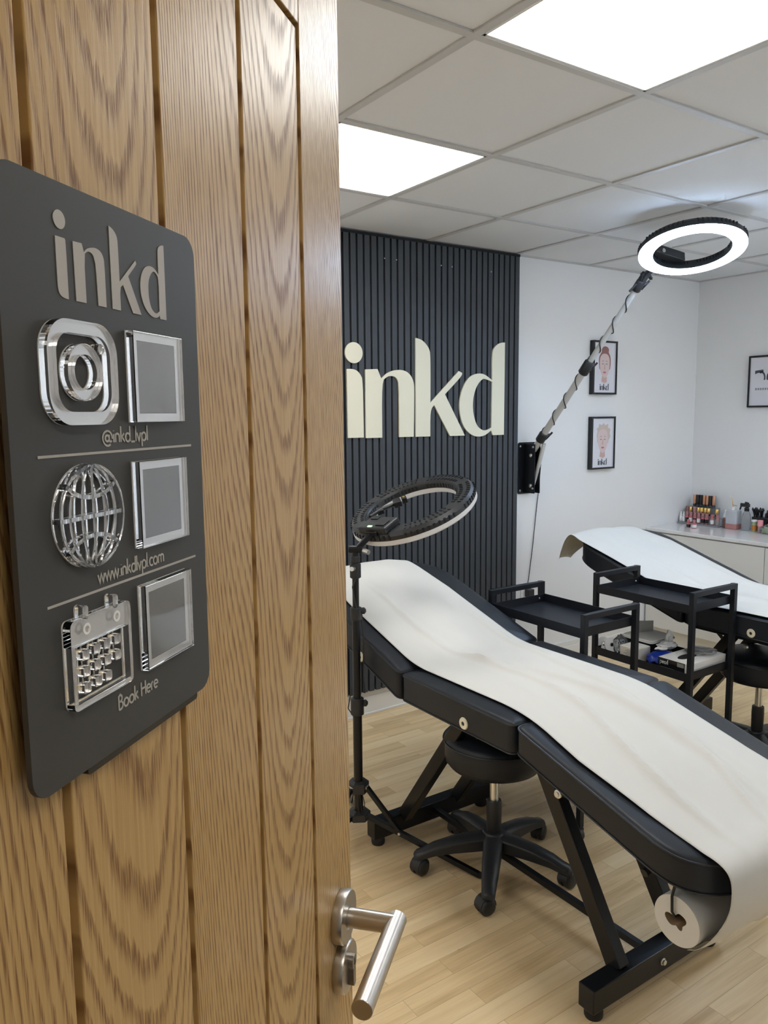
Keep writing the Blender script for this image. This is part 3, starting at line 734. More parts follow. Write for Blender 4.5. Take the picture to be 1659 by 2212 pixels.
sh2 = sheet('paper_sheet', '', head2 + top2 + foot2,
            lambda u, y: 1.655 + (0 if y < 1.12 else .25 * (y - 1.12)) + .006 * sin(y * 9), lambda u, y: 2.205 + .004 * sin(y * 6) - (0 if y < 1.0 else .45 * (y - 1.0) + 3.2 * max(0, y - 1.19)),
            wr(2, 1.8), 2)
tag(sh2, 'bluish white couch paper lying over the farther bed with its end hanging loose', 'paper sheet')

# ------------------------------------------------------------------ stools
def make_stool():
    cx, cy = .43, .38
    st = thing('rolling_stool', 'round black rolling stool tucked under the near bed', 'stool', (cx, cy, 0), 'round black rolling stools')
    m = MB().lathe([(.06, .358), (.125, .360), (.150, .368), (.163, .385), (.168, .410), (.168, .445), (.164, .460), (.150, .472), (.10, .480), (0, .484)], (cx, cy, 0), (0, 0, 1), 56)
    s_ = m.build('seat', M['leather'], st)
    MB().tube([(cx + .1685 * cos(2 * pi * k / 56), cy + .1685 * sin(2 * pi * k / 56), .452) for k in range(56)], .0025, 6, closed=True).build('piping', M['piping'], s_)
    MB().box(cx - .045, cx + .045, cy - .035, cy + .035, .350, .3590).build('seat_plate', M['plastic'], st, bevel=.004)
    m = MB().cyl((cx, cy, .232), (cx, cy, .346), .0145, 24); m.build('gas_lift', M['chrome'], st)
    m = MB().lathe([(.021, .10), (.024, .105), (.0255, .21), (.0245, .235), (.0235, .238), (.015, .238)], (cx, cy, 0), (0, 0, 1), 28); m.build('lift_sleeve', M['plastic'], st)
    m = MB().tube([(cx + .02, cy, .353), (cx + .09, cy + .05, .350), (cx + .135, cy + .07, .350)], .003, 8).ball((cx + .138, cy + .072, .350), .006); m.build('height_lever', M['plastic'], st)
    hub = MB().lathe([(.040, .078), (.044, .085), (.043, .118), (.034, .130), (.02, .132)], (cx, cy, 0), (0, 0, 1), 30)
    base = hub.build('base_hub', M['plastic'], st)
    for k in range(5):
        a = radians(152 + 72 * k); d = V((cos(a), sin(a), 0)); sd = V((-sin(a), cos(a), 0)); c = V((cx, cy, 0))
        secs = []
        for r_, zt, zb_, w_ in ((.025, .126, .076, .032), (.08, .122, .074, .030), (.14, .114, .072, .028), (.20, .099, .066, .025), (.235, .084, .056, .022), (.258, .077, .052, .021), (.270, .068, .054, .014)):
            p = c + d * r_
            secs.append([p + sd * w_ * sx + V((0, 0, z)) for sx, z in ((-1, zb_), (-1, zt - .010), (-.62, zt - .001), (0, zt + .001), (.62, zt - .001), (1, zt - .010), (1, zb_), (0, zb_))])
        m = MB().rings(secs); arm = m.build('base_arm', M['plastic'], st, bevel=.003)
        # twin wheel caster, swung sideways
        ca = a + radians((40, -50, 70, 20, 120)[k]); cdv = V((cos(ca), sin(ca), 0)); wd = V((-sin(ca), cos(ca), 0)); cp = c + d * .243
        m = MB().cyl(cp + V((0, 0, .045)), cp + V((0, 0, .062)), .008, 12)
        wc = cp + cdv * .012 + V((0, 0, .0272))
        m.lathe([(.016, -.025), (.023, -.023), (.0272, -.017), (.0272, -.004), (.0215, -.003), (.0215, .003), (.0272, .004), (.0272, .017), (.023, .023), (.016, .025)], wc, wd, 24)
        m.prism([(x_, z_) for x_, z_ in [(.029 * cos(radians(t)), .029 * sin(radians(t))) for t in range(-10, 200, 15)] + [(-.012, -.004), (.012, -.004)]],
                lambda x_, z_: tuple(wc + cdv * x_ + V((0, 0, z_ + .002)) - wd * .018), lambda x_, z_: tuple(wc + cdv * x_ + V((0, 0, z_ + .002)) + wd * .018))
        m.build('caster', M['plastic'], arm)
    return st
stool = make_stool()
stool2 = dup(stool, V((1.925, .335, 0)), 'round black rolling stool under the farther bed at the right edge')

# ------------------------------------------------------------------ trolleys
def make_cart():
    x0, x1, y0, y1 = .775, 1.068, .312, .800
    ct = thing('trolley', 'empty matt black metal trolley just beyond the near bed', 'trolley', ((x0 + x1) / 2, (y0 + y1) / 2, 0), 'black metal trolleys')
    p = .020
    for y in (y0, y1):
        ys = (y, y + p) if y == y0 else (y - p, y)
        m = MB()
        m.box(x0, x0 + p, ys[0], ys[1], .055, .825).box(x1 - p, x1, ys[0], ys[1], .055, .825).box(x0 + p, x1 - p, ys[0], ys[1], .805, .825)
        m.build('end_frame', M['cart'], ct, bevel=.0015)
    for z in (.740, .468, .19):
        m = MB(); a, b_, c, d = x0 + .003, x1 - .003, y0 + p, y1 - p; r_ = .034
        m.box(a, b_, c, d, z, z + .002)
        m.box(a, a + .002, c, d, z, z + r_).box(b_ - .002, b_, c, d, z, z + r_).box(a + .002, b_ - .002, c, c + .002, z, z + r_).box(a + .002, b_ - .002, d - .002, d, z, z + r_)
        tr = m.build('tray', M['cart'], ct)
        sc = MB()
        for yy, sgn in ((c + .0022, 1), (d - .0022, -1)):
            for xx in (a + .03, b_ - .03): sc.lathe([(.004, 0), (.003, .002)], (xx, yy, z + .018), (0, sgn, 0), 8)
        sc.build('screw', M['screw'], tr)
    for (x, y) in ((x0 + p / 2, y0 + p / 2), (x1 - p / 2, y0 + p / 2), (x0 + p / 2, y1 - p / 2), (x1 - p / 2, y1 - p / 2)):
        m = MB().cyl((x, y, .045), (x, y, .06), .006, 10).lathe([(.010, -.010), (.024, -.009), (.025, 0), (.024, .009), (.010, .010)], (x, y + .008, .025), (1, 0, 0), 20)
        m.box(x - .013, x + .013, y - .008, y + .018, .036, .050); m.build('caster', M['plastic'], ct)
    return ct
cart = make_cart()
C2 = V((.583, -.022, 0))
cart2 = dup(cart, V(cart.location) + C2, 'matt black metal trolley holding boxes, in front of the farther bed')

# things on the trolley's middle shelf (z .470)
SZ = .4704
def strip_text(mb, x, y0, y1, z, hh, n, face):
    pass
def boxthing(name, label, cat, x0, x1, y0, y1, z0, z1, m_, rot=0, group=None):
    cx, cy = (x0 + x1) / 2, (y0 + y1) / 2
    th = thing(name, label, cat, (cx, cy, z0), group, rot)
    hx, hy = (x1 - x0) / 2, (y1 - y0) / 2
    MB().box(-hx, hx, -hy, hy, 0, z1 - z0).build('carton', m_, th, local=True, bevel=.002)
    return th, hx, hy, z1 - z0
# two rolls of white tape
for i, (x, y, la) in enumerate(((1.428, .726, 'white tape roll leaning nearest the trolley post, on the middle shelf'), (1.412, .757, 'white tape roll standing behind its twin on the trolley middle shelf'))):
    th = thing('tape_roll', la, 'tape roll', (x, y, SZ), 'white tape rolls on the trolley')
    a = V((-.62, -.74, .26)).normalized(); r_ = .031
    c = V((x, y, SZ + r_ + .004)) - a * .008
    MB().lathe([(.009, 0), (r_, 0), (r_, .016), (.009, .016), (.009, 0)], c, a, 28, smooth=False, cap=False).build('tape_winding', M['white'], th)
    MB().lathe([(.007, .0), (.009, 0), (.009, .0165), (.007, .0165), (.007, 0)], c, a, 20, cap=False).build('roll_core', M['engrave'], th)
# clear bag of eyelet strips
def blob(c, r3, seed, n=18, amp=.35):
    m = MB(); rs = []
    for i in range(n // 2 + 1):
        t = pi * max(.03, min(.97, i / (n // 2))); ring_ = []
        for k in range(n):
            a = 2 * pi * k / n; d = V((cos(a) * sin(t), sin(a) * sin(t), cos(t)))
            f_ = 1 + amp * NZ.noise(d * 2.3 + V((seed, 0, 0)))
            ring_.append((c[0] + d.x * r3[0] * f_, c[1] + d.y * r3[1] * f_, max(c[2] - r3[2] * .95, c[2] + d.z * r3[2] * f_)))
        rs.append(ring_)
    return m.rings(rs)
th = thing('plastic_bag', 'crumpled clear plastic bag beside the cream carton on the trolley', 'bag', (1.435, .69, SZ))
blob((1.440, .690, SZ + .040), (.035, .024, .040), 3, amp=.6).build('film', M['clear'], th)
m = MB()
for k in range(3): m.lathe([(.004, 0), (.009, 0), (.009, .003), (.004, .003), (.004, 0)], (1.410 + .018 * k, .676 + .004 * k, SZ + .030 + .013 * k), (-.6, -.7, .2), 16, cap=False)
m.build('eyelets', M['greyink'], th)
# cream carton
th, hx, hy, hh = boxthing('carton_box', 'cream carton with fine printed lines, behind the trolley post', 'box', 1.388, 1.475, .562, .650, SZ, SZ + .060, mat('cream_card', (.76, .71, .60), .7))
m = MB()
for k in range(9):
    m.box(-hx - .0006, -hx - .0001, -hy + .008, -hy + .008 + (.06 if k else .045) * (1 - .12 * (k % 3)), hh - .012 - k * .0052, hh - .0100 - k * .0052)
m.build('printed_lines', M['engrave'], th, local=True)
MB().box(-hx + .004, hx - .004, -hy + .004, hy - .004, hh, hh + .0015).build('lid_flap', M['paperwhite'], th, local=True)
# dark dispenser box with stack of white towels
th, hx, hy, hh = boxthing('dispenser_box', 'dark grey dispenser box with a slot, on the trolley shelf', 'box', 1.490, 1.640, .575, .72, SZ, SZ + .066, mat('charcoal_card', (.06, .065, .07), .5))
MB().prism(rrect(-.03, .015, .030, .044, .006), lambda a, b: (a, -hy - .0002, b), lambda a, b: (a, -hy - .0010, b)).build('slot_label', M['engrave'], th, local=True)
m = MB(); m.prism(rrect(1.476, 1.646, .556, .725, .02), lambda a, b: (a, b, SZ + .067), lambda a, b: (a, b, SZ + .073)); m.prism(rrect(1.480, 1.640, .560, .718, .02), lambda a, b: (a, b, SZ + .0735), lambda a, b: (a + .003, b, SZ + .079))
tag(m.build('folded_towel', M['paperwhite'], bevel=.002), 'folded white towels lying on the dark dispenser box', 'towel')
m = MB().obox((1.53, .70, SZ + .105), (1.622, .66, SZ + .100), .0015, .052, (0, .1, 1))
tag(m.build('acrylic_card', mat('smoky_plastic', (.50, .50, .47), .25, trans=.3)), 'thin grey plastic card standing upright on the folded towels', 'card')
# blue packet + tissue
m = blob((1.480, .512, SZ + .024), (.078, .044, .025), 5, 24, .3)
tag(m.build('wipes_packet', M['blue']), 'crumpled blue packet on the trolley shelf behind the glove box', 'packet')
m = blob((1.520, .515, SZ + .066), (.055, .026, .015), 9, 24, .5); m2 = blob((1.555, .53, SZ + .092), (.022, .012, .028), 12, 20, .6)
m.add(m2.v, m2.f, True)
tag(m.build('tissue', M['paperwhite']), 'crumpled white tissue lying on the blue packet', 'tissue')
# glove box
gx0, gx1, gy0, gy1 = 1.392, 1.640, .322, .462
th = thing('glove_box', 'open glove box, black printed side and white end, at the trolley front', 'box', ((gx0 + gx1) / 2, (gy0 + gy1) / 2, SZ))
MB().box(gx0, gx1, gy0, gy1, SZ, SZ + .058).build('carton', M['paperwhite'], th, bevel=.0015)
MB().box(gx0 - .0006, gx0 - .0001, gy0 + .018, gy1, SZ + .001, SZ + .057).build('printed_side', M['black'], th)
GP = {'e': GL['e'], 'p': GL['p'], 'r': GL['r'], 'l': GL['l'], 'a': (.54, [[(.46, 0), (.46, .54)], arc(.26, .27, .20, .27, 0, 360, 20)])}
m = MB(); yy = gy1 - .008
for c in 'pearl':
    adv, st = GP[c]
    for L in st:
        for (a, b), (a2, b2) in zip(L[:-1], L[1:]):
            m.obox((gx0 - .0009, yy - a * .018, SZ + .035 + b * .018), (gx0 - .0009, yy - a2 * .018, SZ + .035 + b2 * .018), .0006, .0026, (0, .01, 1) if abs(a - a2) > abs(b - b2) else (0, 1, .01))
    yy -= adv * .018
m.build('lettering', M['white'], th)
m = MB()
for k in range(3): m.box(gx0 - .0009, gx0 - .0006, gy1 - .075, gy1 - .010, SZ + .010 + k * .005, SZ + .0115 + k * .005)
m.box(gx0 - .0009, gx0 - .0006, gy0 + .022, gy0 + .052, SZ + .038, SZ + .054)
m.build('printed_lines', M['engrave'], th)
m = MB()
for k in range(3): m.box(gx0 + .03, gx0 + .16, gy0 - .0005, gy0 - .0001, SZ + .012 + k * .009, SZ + .0132 + k * .009)
m.build('printed_lines', M['engrave'], th)
m = MB().prism([(gx0 + .09 + .055 * cos(t), (gy0 + gy1) / 2 + .022 * sin(t)) for t in [2 * pi * k / 28 for k in range(28)]], lambda a, b: (a, b, SZ + .0581), lambda a, b: (a, b, SZ + .0588)); m.build('opening', M['rubber'], th)
m = blob((1.575, .392, SZ + .066), (.065, .055, .0075), 15, 24, .4)
tag(m.build('glove_bag', M['clear']), 'flat clear plastic bag lying on the glove box', 'bag')

# ------------------------------------------------------------------ ring lamps
def ring_body(par, c, n_, maj, lit, back_vis):
    """n_ : unit normal pointing from diffuser outward (light direction)"""
    c = V(c); n_ = V(n_).normalized(); x = V(maj); x = (x - n_ * x.dot(n_)).normalized(); y = n_.cross(x)
    Ro, Ri = .225, .160; nn = 96
    def ringv(r, h_): return [c + n_ * h_ + (x * cos(2 * pi * k / nn) + y * sin(2 * pi * k / nn)) * r for k in range(nn)]
    top_ = .011 if lit else -.004
    m = MB(); m.rings([ringv(Ri + .001, top_), ringv(Ri + .001, -.020), ringv(Ri + .010, -.030), ringv(Ro - .012, -.030), ringv(Ro - .001, -.018), ringv(Ro - .001, .005 if lit else top_)] + ([ringv(Ro - .006, .005), ringv(Ro - .006, -.004), ringv(Ri + .004, 0), ringv(Ri + .004, top_)] if lit else []), closed=True)
    m.cur = 1
    for k in range(72):
        a = 2 * pi * k / 72
        if k % 12 in (10, 11): continue
        d = x * cos(a) + y * sin(a)
        for r_, h0, h1 in ((Ro - .001, -.022, -.008), (Ri + .0015, -.022, -.008)):
            m.obox(c + d * r_ + n_ * h0, c + d * r_ + n_ * h1, .0065, .005, d)
        m.obox(c + d * (Ri + .014) - n_ * .0305, c + d * (Ri + .026) - n_ * .0305, .006, .003, n_)
        m.obox(c + d * (Ro - .026) - n_ * .0305, c + d * (Ro - .014) - n_ * .0305, .006, .003, n_)
    hs = m.build('ring_housing', [M['plastic'], M['steel_black']], par)
    m = MB()
    if lit: m.rings([ringv(Ri + .0045, .004), ringv(Ri + .0045, .013), ringv(Ri + .008, .015), ringv(Ro - .008, .015), ringv(Ro - .001, .011), ringv(Ro - .001, .0055), ringv(Ro - .006, .0055), ringv(Ro - .006, .004)], closed=True)
    else: m.rings([ringv(Ri, -.004), ringv(Ri, .010), ringv(Ri + .006, .016), ringv(Ro - .006, .016), ringv(Ro, .010), ringv(Ro, -.004)], closed=True)
    m.build('diffuser', M['ringlit'] if lit else M['ringoff'], par)
    # control box inside the ring near its mount (mount sits at -x)
    bx = MB(); p0 = c - x * (Ro - .030) - n_ * .030
    bx.add([], [])
    def bb(cx_, cy_, ch_, lx, ly, lh):
        vs = [c + x * (cx_ + i * lx) + y * (cy_ + j * ly) + n_ * (ch_ + k * lh) for i in (-1, 1) for j in (-1, 1) for k in (-1, 1)]
        return vs
    F8 = [(0, 1, 3, 2), (4, 6, 7, 5), (0, 4, 5, 1), (2, 3, 7, 6), (0, 2, 6, 4), (1, 5, 7, 3)]
    return hs, c, x, y, n_, bb, F8

# lamp on the tripod
PXo, PYo = .10, .700
tp = thing('ring_light_stand', 'black tripod stand with an unlit ring light, between the oak door and near bed', 'ring light', (PXo, PYo, 0))
c1 = V((.354, .718, 1.180)); n1 = V((.398, .027, -.917)); m1 = V((.805, -.499, .321))
hs, c, x, y, n_, bb, F8 = ring_body(tp, c1, n1, m1, False, True)
def polar(c, x, y, n_, deg):
    a = radians(deg); er = x * cos(a) + y * sin(a); et = y * cos(a) - x * sin(a)
    def blk(r0, t0, h0, lr, lt_, lh): return [c + er * (r0 + i * lr) + et * (t0 + j * lt_) + n_ * (h0 + k * lh) for i in (-1, 1) for j in (-1, 1) for k in (-1, 1)]
    return er, et, blk
er, et, blk = polar(c, x, y, n_, 137)
m = MB().add(blk(.178, .0, -.040, .040, .062, .012), F8)
cb = m.build('control_box', M['plastic'], tp, bevel=.006)
MB().add(blk(.185, -.028, -.0535, .018, .018, .0025), F8).build('battery_cover', M['steel_black'], cb, bevel=.001)
MB().add(blk(.150, .030, -.0530, .012, .016, .002), F8).build('button_pad', M['steel_black'], cb, bevel=.001)
MB().add(blk(.208, .010, -.0530, .004, .009, .0012), F8).build('indicator', M['led'], cb)
g0 = c + x * -.150 + y * .035 - n_ * .045; g1 = c + x * -.105 + y * .004 - n_ * .045; g2 = c + x * -.055 - y * .012 - n_ * .040
m = MB(); m.tube([g0, g1, g2], .007, 10)
m.add([p - x * .045 - y * .012 - n_ * .012 for p in bb(0, 0, -.030, .014, .022, .010)], F8); m.add([p - x * .018 - y * .030 - n_ * .012 for p in bb(0, 0, -.026, .009, .016, .010)], F8)
m.add([p - x * .110 - y * .0 - n_ * .010 for p in bb(0, 0, -.030, .012, .020, .008)], F8)
m.build('phone_clamp', M['steel_black'], tp, bevel=.002)
m = MB().lathe([(.005, 0), (.004, .002)], c - x * .018 - y * .030 - n_ * .0485, -n_, 12); m.build('clamp_screw', M['gold'], tp)
zt_ = 1.072
jp = V((PXo, PYo, zt_)); rim = c + er * .205 - n_ * .034
m = MB().obox(jp + V((0, 0, -.006)), rim, .022, .018).cyl(jp - V((.018, -.012, 0)), jp + V((.02, -.014, 0)), .013, 16).obox(rim + er * .02, rim - er * .04, .05, .014, n_)
m.build('tilt_bracket', M['steel_black'], tp, bevel=.003)
m = MB().cyl(jp + V((.02, -.020, -.004)), jp + V((.026, -.042, -.008)), .0085, 14); m.build('tilt_knob', M['screw'], tp)
m = MB().cyl((PXo, PYo, .15), (PXo, PYo, .535), .0155, 20).cyl((PXo, PYo, .50), (PXo, PYo, .86), .0132, 20).cyl((PXo, PYo, .80), (PXo, PYo, 1.068), .0110, 20); m.build('pole', M['steel_black'], tp)
for z, r_, h_ in ((.535, .0225, .060), (.855, .0190, .045), (1.000, .0185, .050), (1.038, .016, .024)):
    pc = MB().lathe([(r_ * .8, z - h_ / 2), (r_, z - h_ / 2 + .003), (r_, z + h_ / 2 - .003), (r_ * .8, z + h_ / 2)], (PXo, PYo, 0), (0, 0, 1), 20).build('pole_clamp', M['plastic'], tp)
    if z < .9: MB().lathe([(.010, 0), (.012, .012), (.006, .018)], (PXo + r_ * .75, PYo - .006, z + .008), (1, -.4, 0), 12).build('clamp_knob', M['plastic'], pc)
m = MB().lathe([(.0115, 1.022), (.012, 1.028)], (PXo, PYo, 0), (0, 0, 1), 16).cyl((PXo - .012, PYo - .010, 1.010), (PXo - .028, PYo - .022, 1.012), .0075, 12); m.build('metal_knob', M['screw'], tp)
m = MB().tube([(PXo + .016, PYo - .010, .86), (PXo + .020, PYo - .014, .76), (PXo + .018, PYo - .012, .64), (PXo + .022, PYo - .014, .58)], .002, 6)
m.tube([(PXo + .004, PYo - .018, 1.0), (PXo - .020, PYo - .012, .95), (PXo - .012, PYo - .014, .90), (PXo + .004, PYo - .015, .84)], .002, 6)
m.tube([(PXo - .02, PYo + .004, .60), (PXo - .030, PYo + .01, .53), (PXo - .014, PYo, .50)], .002, 6)
for q in range(3): m.tube([(PXo - .016 + .008 * q, PYo - .02, .24), (PXo - .022 + .014 * q, PYo - .028, .20), (PXo - .012 + .010 * q, PYo - .024, .162)], .0014, 5)
m.build('power_cable', M['cable'], tp)
m = MB().lathe([(.018, .232), (.036, .234), (.036, .268), (.018, .272)], (PXo, PYo, 0), (0, 0, 1), 6, smooth=False); m.build('brace_collar', M['plastic'], tp)
m = MB().lathe([(.019, .134), (.040, .136), (.040, .160), (.019, .166)], (PXo, PYo, 0), (0, 0, 1), 6, smooth=False); m.build('leg_hub', M['plastic'], tp)
base_a = math.atan2(.341 - PYo, .358 - PXo)
for k in range(3):
    a = base_a + k * 2 * pi / 3; d = V((cos(a), sin(a), 0)); sd = V((-sin(a), cos(a), 0)); c = V((PXo, PYo, 0)); LL = .425
    p0 = c + d * .030 + V((0, 0, .150)); p1 = c + d * LL + V((0, 0, .012)); pm = p0.lerp(p1, .30)
    m = MB().obox(p0, p1, .018, .016); lg_ = m.build('leg', M['steel_black'], tp, bevel=.0015)
    MB().lathe([(.009, -.006), (.011, 0), (.009, .008)], p1 + V((0, 0, 0)), d, 10).build('rubber_foot', M['rubber'], lg_)
    m = MB().obox(c + d * .030 + sd * .007 + V((0, 0, .252)), pm + sd * .007 + V((0, 0, .004)), .004, .012).obox(c + d * .030 - sd * .007 + V((0, 0, .252)), pm - sd * .007 + V((0, 0, .004)), .004, .012)
    m.build('leg_brace', M['steel_black'], tp)
    m = MB()
    for q in (c + d * .030 + V((0, 0, .252)), p0, pm): m.cyl(q - sd * .011, q + sd * .011, .0045, 10)
    m.build('rivet', M['screw'], tp)
# foot of the stand's own origin
# wall mounted lamp
wl = thing('wall_ring_light', 'glowing ring light on a silver arm fixed to the white back wall', 'ring light', (1.917, 1.76, 1.2))
c2 = V((1.8745, .7138, 2.2182)); n2 = V((-.1777, -.2153, -.9602)); m2v = V((.823, -.567, -.025))
hs, c, x, y, n_, bb, F8 = ring_body(wl, c2, n2, m2v, True, False)
er, et, blk = polar(c, x, y, n_, 243)
m = MB().add(blk(.150, .0, -.040, .034, .090, .020), F8)
cb = m.build('control_box', M['plastic'], wl, bevel=.003)
MB().lathe([(.0, .0), (.010, 0), (.009, .003)], c + er * .1158 - et * .045 - n_ * .036, -er, 14).build('control_knob', M['screw'], cb)
er, et, blk = polar(c, x, y, n_, 250)
A = V((1.917, 1.700, 1.305)); B = c + er * .320 - n_ * .015; dd = (B - A).normalized(); LA = (B - A).length
m = MB().cyl(A, A.lerp(B, .55), .0175, 20).cyl(A.lerp(B, .53), B, .0140, 20); m.build('arm_tube', M['alu'], wl)
sd = dd.cross(V((0, 0, 1))).normalized(); ud = sd.cross(dd)
SG_ = 1
for f_, r_, hl in ((.085, .026, .030), (.515, .027, .040), (.955, .022, .030)):
    p = A.lerp(B, f_); m = MB()
    m.lathe([(r_ * .8, -hl), (r_, -hl * .8), (r_, hl * .8), (r_ * .8, hl)], p, dd, 16)
    m.obox(p - sd * r_ * .6 * SG_, p - sd * (r_ + .024) * SG_ + dd * .02, .014, .012)
    m.obox(p - sd * (r_ + .016) * SG_ - dd * .018, p - sd * (r_ + .036) * SG_ + dd * .034, .012, .010)
    m.build('arm_clamp', M['plastic'], wl, bevel=.002)
# bracket between arm head and ring
rimp = c + er * .205 - n_ * .034
m = MB().obox(B - dd * .03, B + dd * .02, .03, .03).obox(B + dd * .005, rimp, .024, .020).obox(rimp + er * .02, rimp - er * .05, .045, .014, n_)
m.cyl(B + dd * .01 - sd * .03, B + dd * .01 + sd * .03, .009, 12).obox(B + dd * .01 - sd * .03, B - dd * .005 - sd * .062, .014, .012).obox(B - dd * .04 + sd * .02, B - dd * .085 + sd * .040, .012, .010)
m.build('tilt_bracket', M['plastic'], wl, bevel=.002)
# wound cable
P = []
for i in range(260):
    f_ = .10 + .86 * i / 259; p = A.lerp(B, f_); ph = f_ * 2 * pi * 9.2
    r_ = (.0195 if f_ < .54 else .0160) + .006 * max(0, sin(ph * .5)) ** 4
    P.append(p + (sd * cos(ph) + ud * sin(ph)) * r_)
P += [B + sd * .02 + dd * .01, B.lerp(rimp, .5) + sd * .02, rimp - n_ * .01]
MB().tube(P, .0030, 6).build('power_cable', M['cable'], wl)
# wall plate
m = MB().prism(rrect(1.850, 1.985, 1.055, 1.347, .012), lambda a, b: (a, YB - .0005, b), lambda a, b: (a, YB - .005, b))
wp = m.build('wall_plate', M['steel_black'], wl, bevel=.001)
m = MB().box(1.897, 1.901, 1.672, YB - .005, 1.062, 1.338).box(1.937, 1.941, 1.672, YB - .005, 1.062, 1.338).box(1.897, 1.941, YB - .010, YB - .005, 1.062, 1.338)
m.build('channel', M['steel_black'], wp, bevel=.001)
m = MB()
for q in ((1.868, 1.325), (1.868, 1.075), (1.968, 1.325), (1.968, 1.075)): m.lathe([(.006, 0), (.007, .002), (.003, .003)], (q[0], YB - .005, q[1]), (0, -1, 0), 12)
for zz in (1.275, 1.105): m.lathe([(.011, 0), (.011, .006), (.006, .010), (.0, .011)], (1.897, 1.70, zz), (-1, 0, 0), 16)
for zz in (1.322, 1.090): m.lathe([(.007, 0), (.006, .004)], (1.897, 1.685, zz), (-1, 0, 0), 12)
m.build('bolt', M['screw'], wp)
m = MB().tube([A.lerp(B, .085) + V((.018, 0, -.035)), (1.935, 1.685, 1.20), (1.921, 1.70, 1.11)], [.0115, .0115, .008], 12); m.build('brace_tube', M['alu'], wl)
m = MB().tube([tuple(A.lerp(B, .10) + sd * .03), (2.02, 1.745, 1.22), (2.012, 1.752, 1.065), (1.998, 1.753, .958), (1.972, 1.753, .744), (1.943, 1.753, .556), (1.925, 1.752, .49)], .0022, 6); m.build('power_lead', M['cable'], wl)
# wall socket with plug
sk = thing('wall_socket', 'white double wall socket with a black plug low on the back wall', 'wall socket', (1.96, YB, .48))
MB().prism(rrect(1.885, 2.031, .437, .523, .006), lambda a, b: (a, YB - .0005, b), lambda a, b: (a, YB - .009, b)).build('face_plate', M['white'], sk, bevel=.002)
MB().box(1.910, 1.955, YB - .045, YB - .0095, .455, .500).build('plug', M['plastic'], sk, bevel=.004)
MB().box(1.975, 1.983, YB - .012, YB - .0095, .49, .505).build('switch_rocker', M['base'], sk, bevel=.001)

# ------------------------------------------------------------------ framed prints
def portrait(zc, hair, label, bun):
    x0, x1, z0, z1 = 2.430, 2.646, zc - .159, zc + .159; yf = YB - .030; fw = .011
    th = thing('picture_frame', label, 'framed picture', ((x0 + x1) / 2, YB, z0), 'black framed portrait prints')
    m = MB().box(x0, x0 + fw, yf, YB - .0005, z0, z1).box(x1 - fw, x1, yf, YB - .0005, z0, z1).box(x0 + fw, x1 - fw, yf, YB - .0005, z0, z0 + fw).box(x0 + fw, x1 - fw, yf, YB - .0005, z1 - fw, z1)
    m.build('frame', M['black'], th, bevel=.001)
    yp = yf + .006
    pr_ = MB().box(x0 + fw, x1 - fw, yp, yp + .004, z0 + fw, z1 - fw).build('print', M['print'], th)
    cx = (x0 + x1) / 2 - .002
    def sh_(pts, m_, lay, nm):
        if nm == 'printed_hair': pts = [(a_ * 1.18, b_) for a_, b_ in pts]
        MB().prism(pts, lambda a, b: (cx + a, yp - .0003 * lay, zc + b), lambda a, b: (cx + a, yp - .0003 * (lay + 1) + .00002, zc + b)).build(nm, M[m_], pr_)
    face = smooth_loop([(a_ * 1.18, b_) for a_, b_ in [(-.038, .035), (-.034, .065), (-.015, .083), (.015, .083), (.034, .065), (.039, .035), (.037, -.005), (.026, -.040), (.010, -.060), (-.006, -.060), (-.024, -.040), (-.036, -.005)]], 2)
    if bun:
        sh_(smooth_loop([(-.043, .02), (-.045, .06), (-.030, .085), (-.024, .092), (-.025, .112), (-.005, .128), (.020, .124), (.032, .108), (.027, .090), (.044, .070), (.047, .02), (.040, -.02), (-.038, -.02)], 2), hair, 0, 'printed_hair')
    else:
        sh_(smooth_loop([(-.043, .02), (-.046, .05), (-.040, .075), (-.052, .085), (-.030, .097), (-.034, .118), (-.008, .106), (.004, .124), (.016, .104), (.042, .118), (.036, .090), (.060, .085), (.050, .055), (.062, .040), (.044, .015), (.04, -.01), (-.038, -.01)], 2), hair, 0, 'printed_hair')
    sh_([(-.020, -.045), (.020, -.045), (.024, -.083), (.006, -.092), (-.026, -.083)], 'skin', 0, 'printed_neck')
    sh_(face, 'skinlit', 1, 'printed_face')
    for s_ in (-1, 1):
        sh_([(s_ * .017 + .010 * cos(t), .022 + .0035 * sin(t)) for t in [2 * pi * k / 14 for k in range(14)]], 'greyink', 2, 'printed_eye')
        sh_([(s_ * .006, .037), (s_ * .016, .042), (s_ * .030, .036), (s_ * .016, .0385)][::s_], 'auburn', 2, 'printed_brow')
    sh_([(-.003, .02), (.003, .02), (.007, -.008), (0, -.013), (-.007, -.008)], 'skin', 2, 'printed_nose')
    sh_([(.013 * cos(t), -.028 + .0055 * sin(t)) for t in [2 * pi * k / 18 for k in range(18)]], 'lip', 2, 'printed_lips')
    # brand lettering under the portrait
    sc = .080; mb = []
    for key in ('dot', 'i', 'n', 'k', 'd'):
        shape2d('printed_lettering', [[((a - 1.205) * sc, (b - 1.39) * sc) for a, b in L] for L in logo_loops(key)], lambda a, b, c_: (cx + a, yp - .0003 - c_, zc - .134 + b), .0003, M['ink'], pr_)
    m = MB()
    for sx in (-1, 1):
        for k in range(7): m.box(cx + sx * .056 - .012, cx + sx * .056 + .012, yp - .0005, yp - .0001, zc + .01 - k * .008, zc + .011 - k * .008)
    m.build('printed_lines', mat('pale_print', (.60, .60, .66), .5), pr_)
    # thin glazing bead
    m = MB().box(x1 - fw - .010, x1 - fw - .0092, yp - .0006, yp - .0001, z0 + fw, z1 - fw); m.build('mount_line', M['greyink'], pr_)
    return th
portrait(1.777, 'auburn', 'black framed portrait print, upper one, woman with auburn hair in a bun', True)
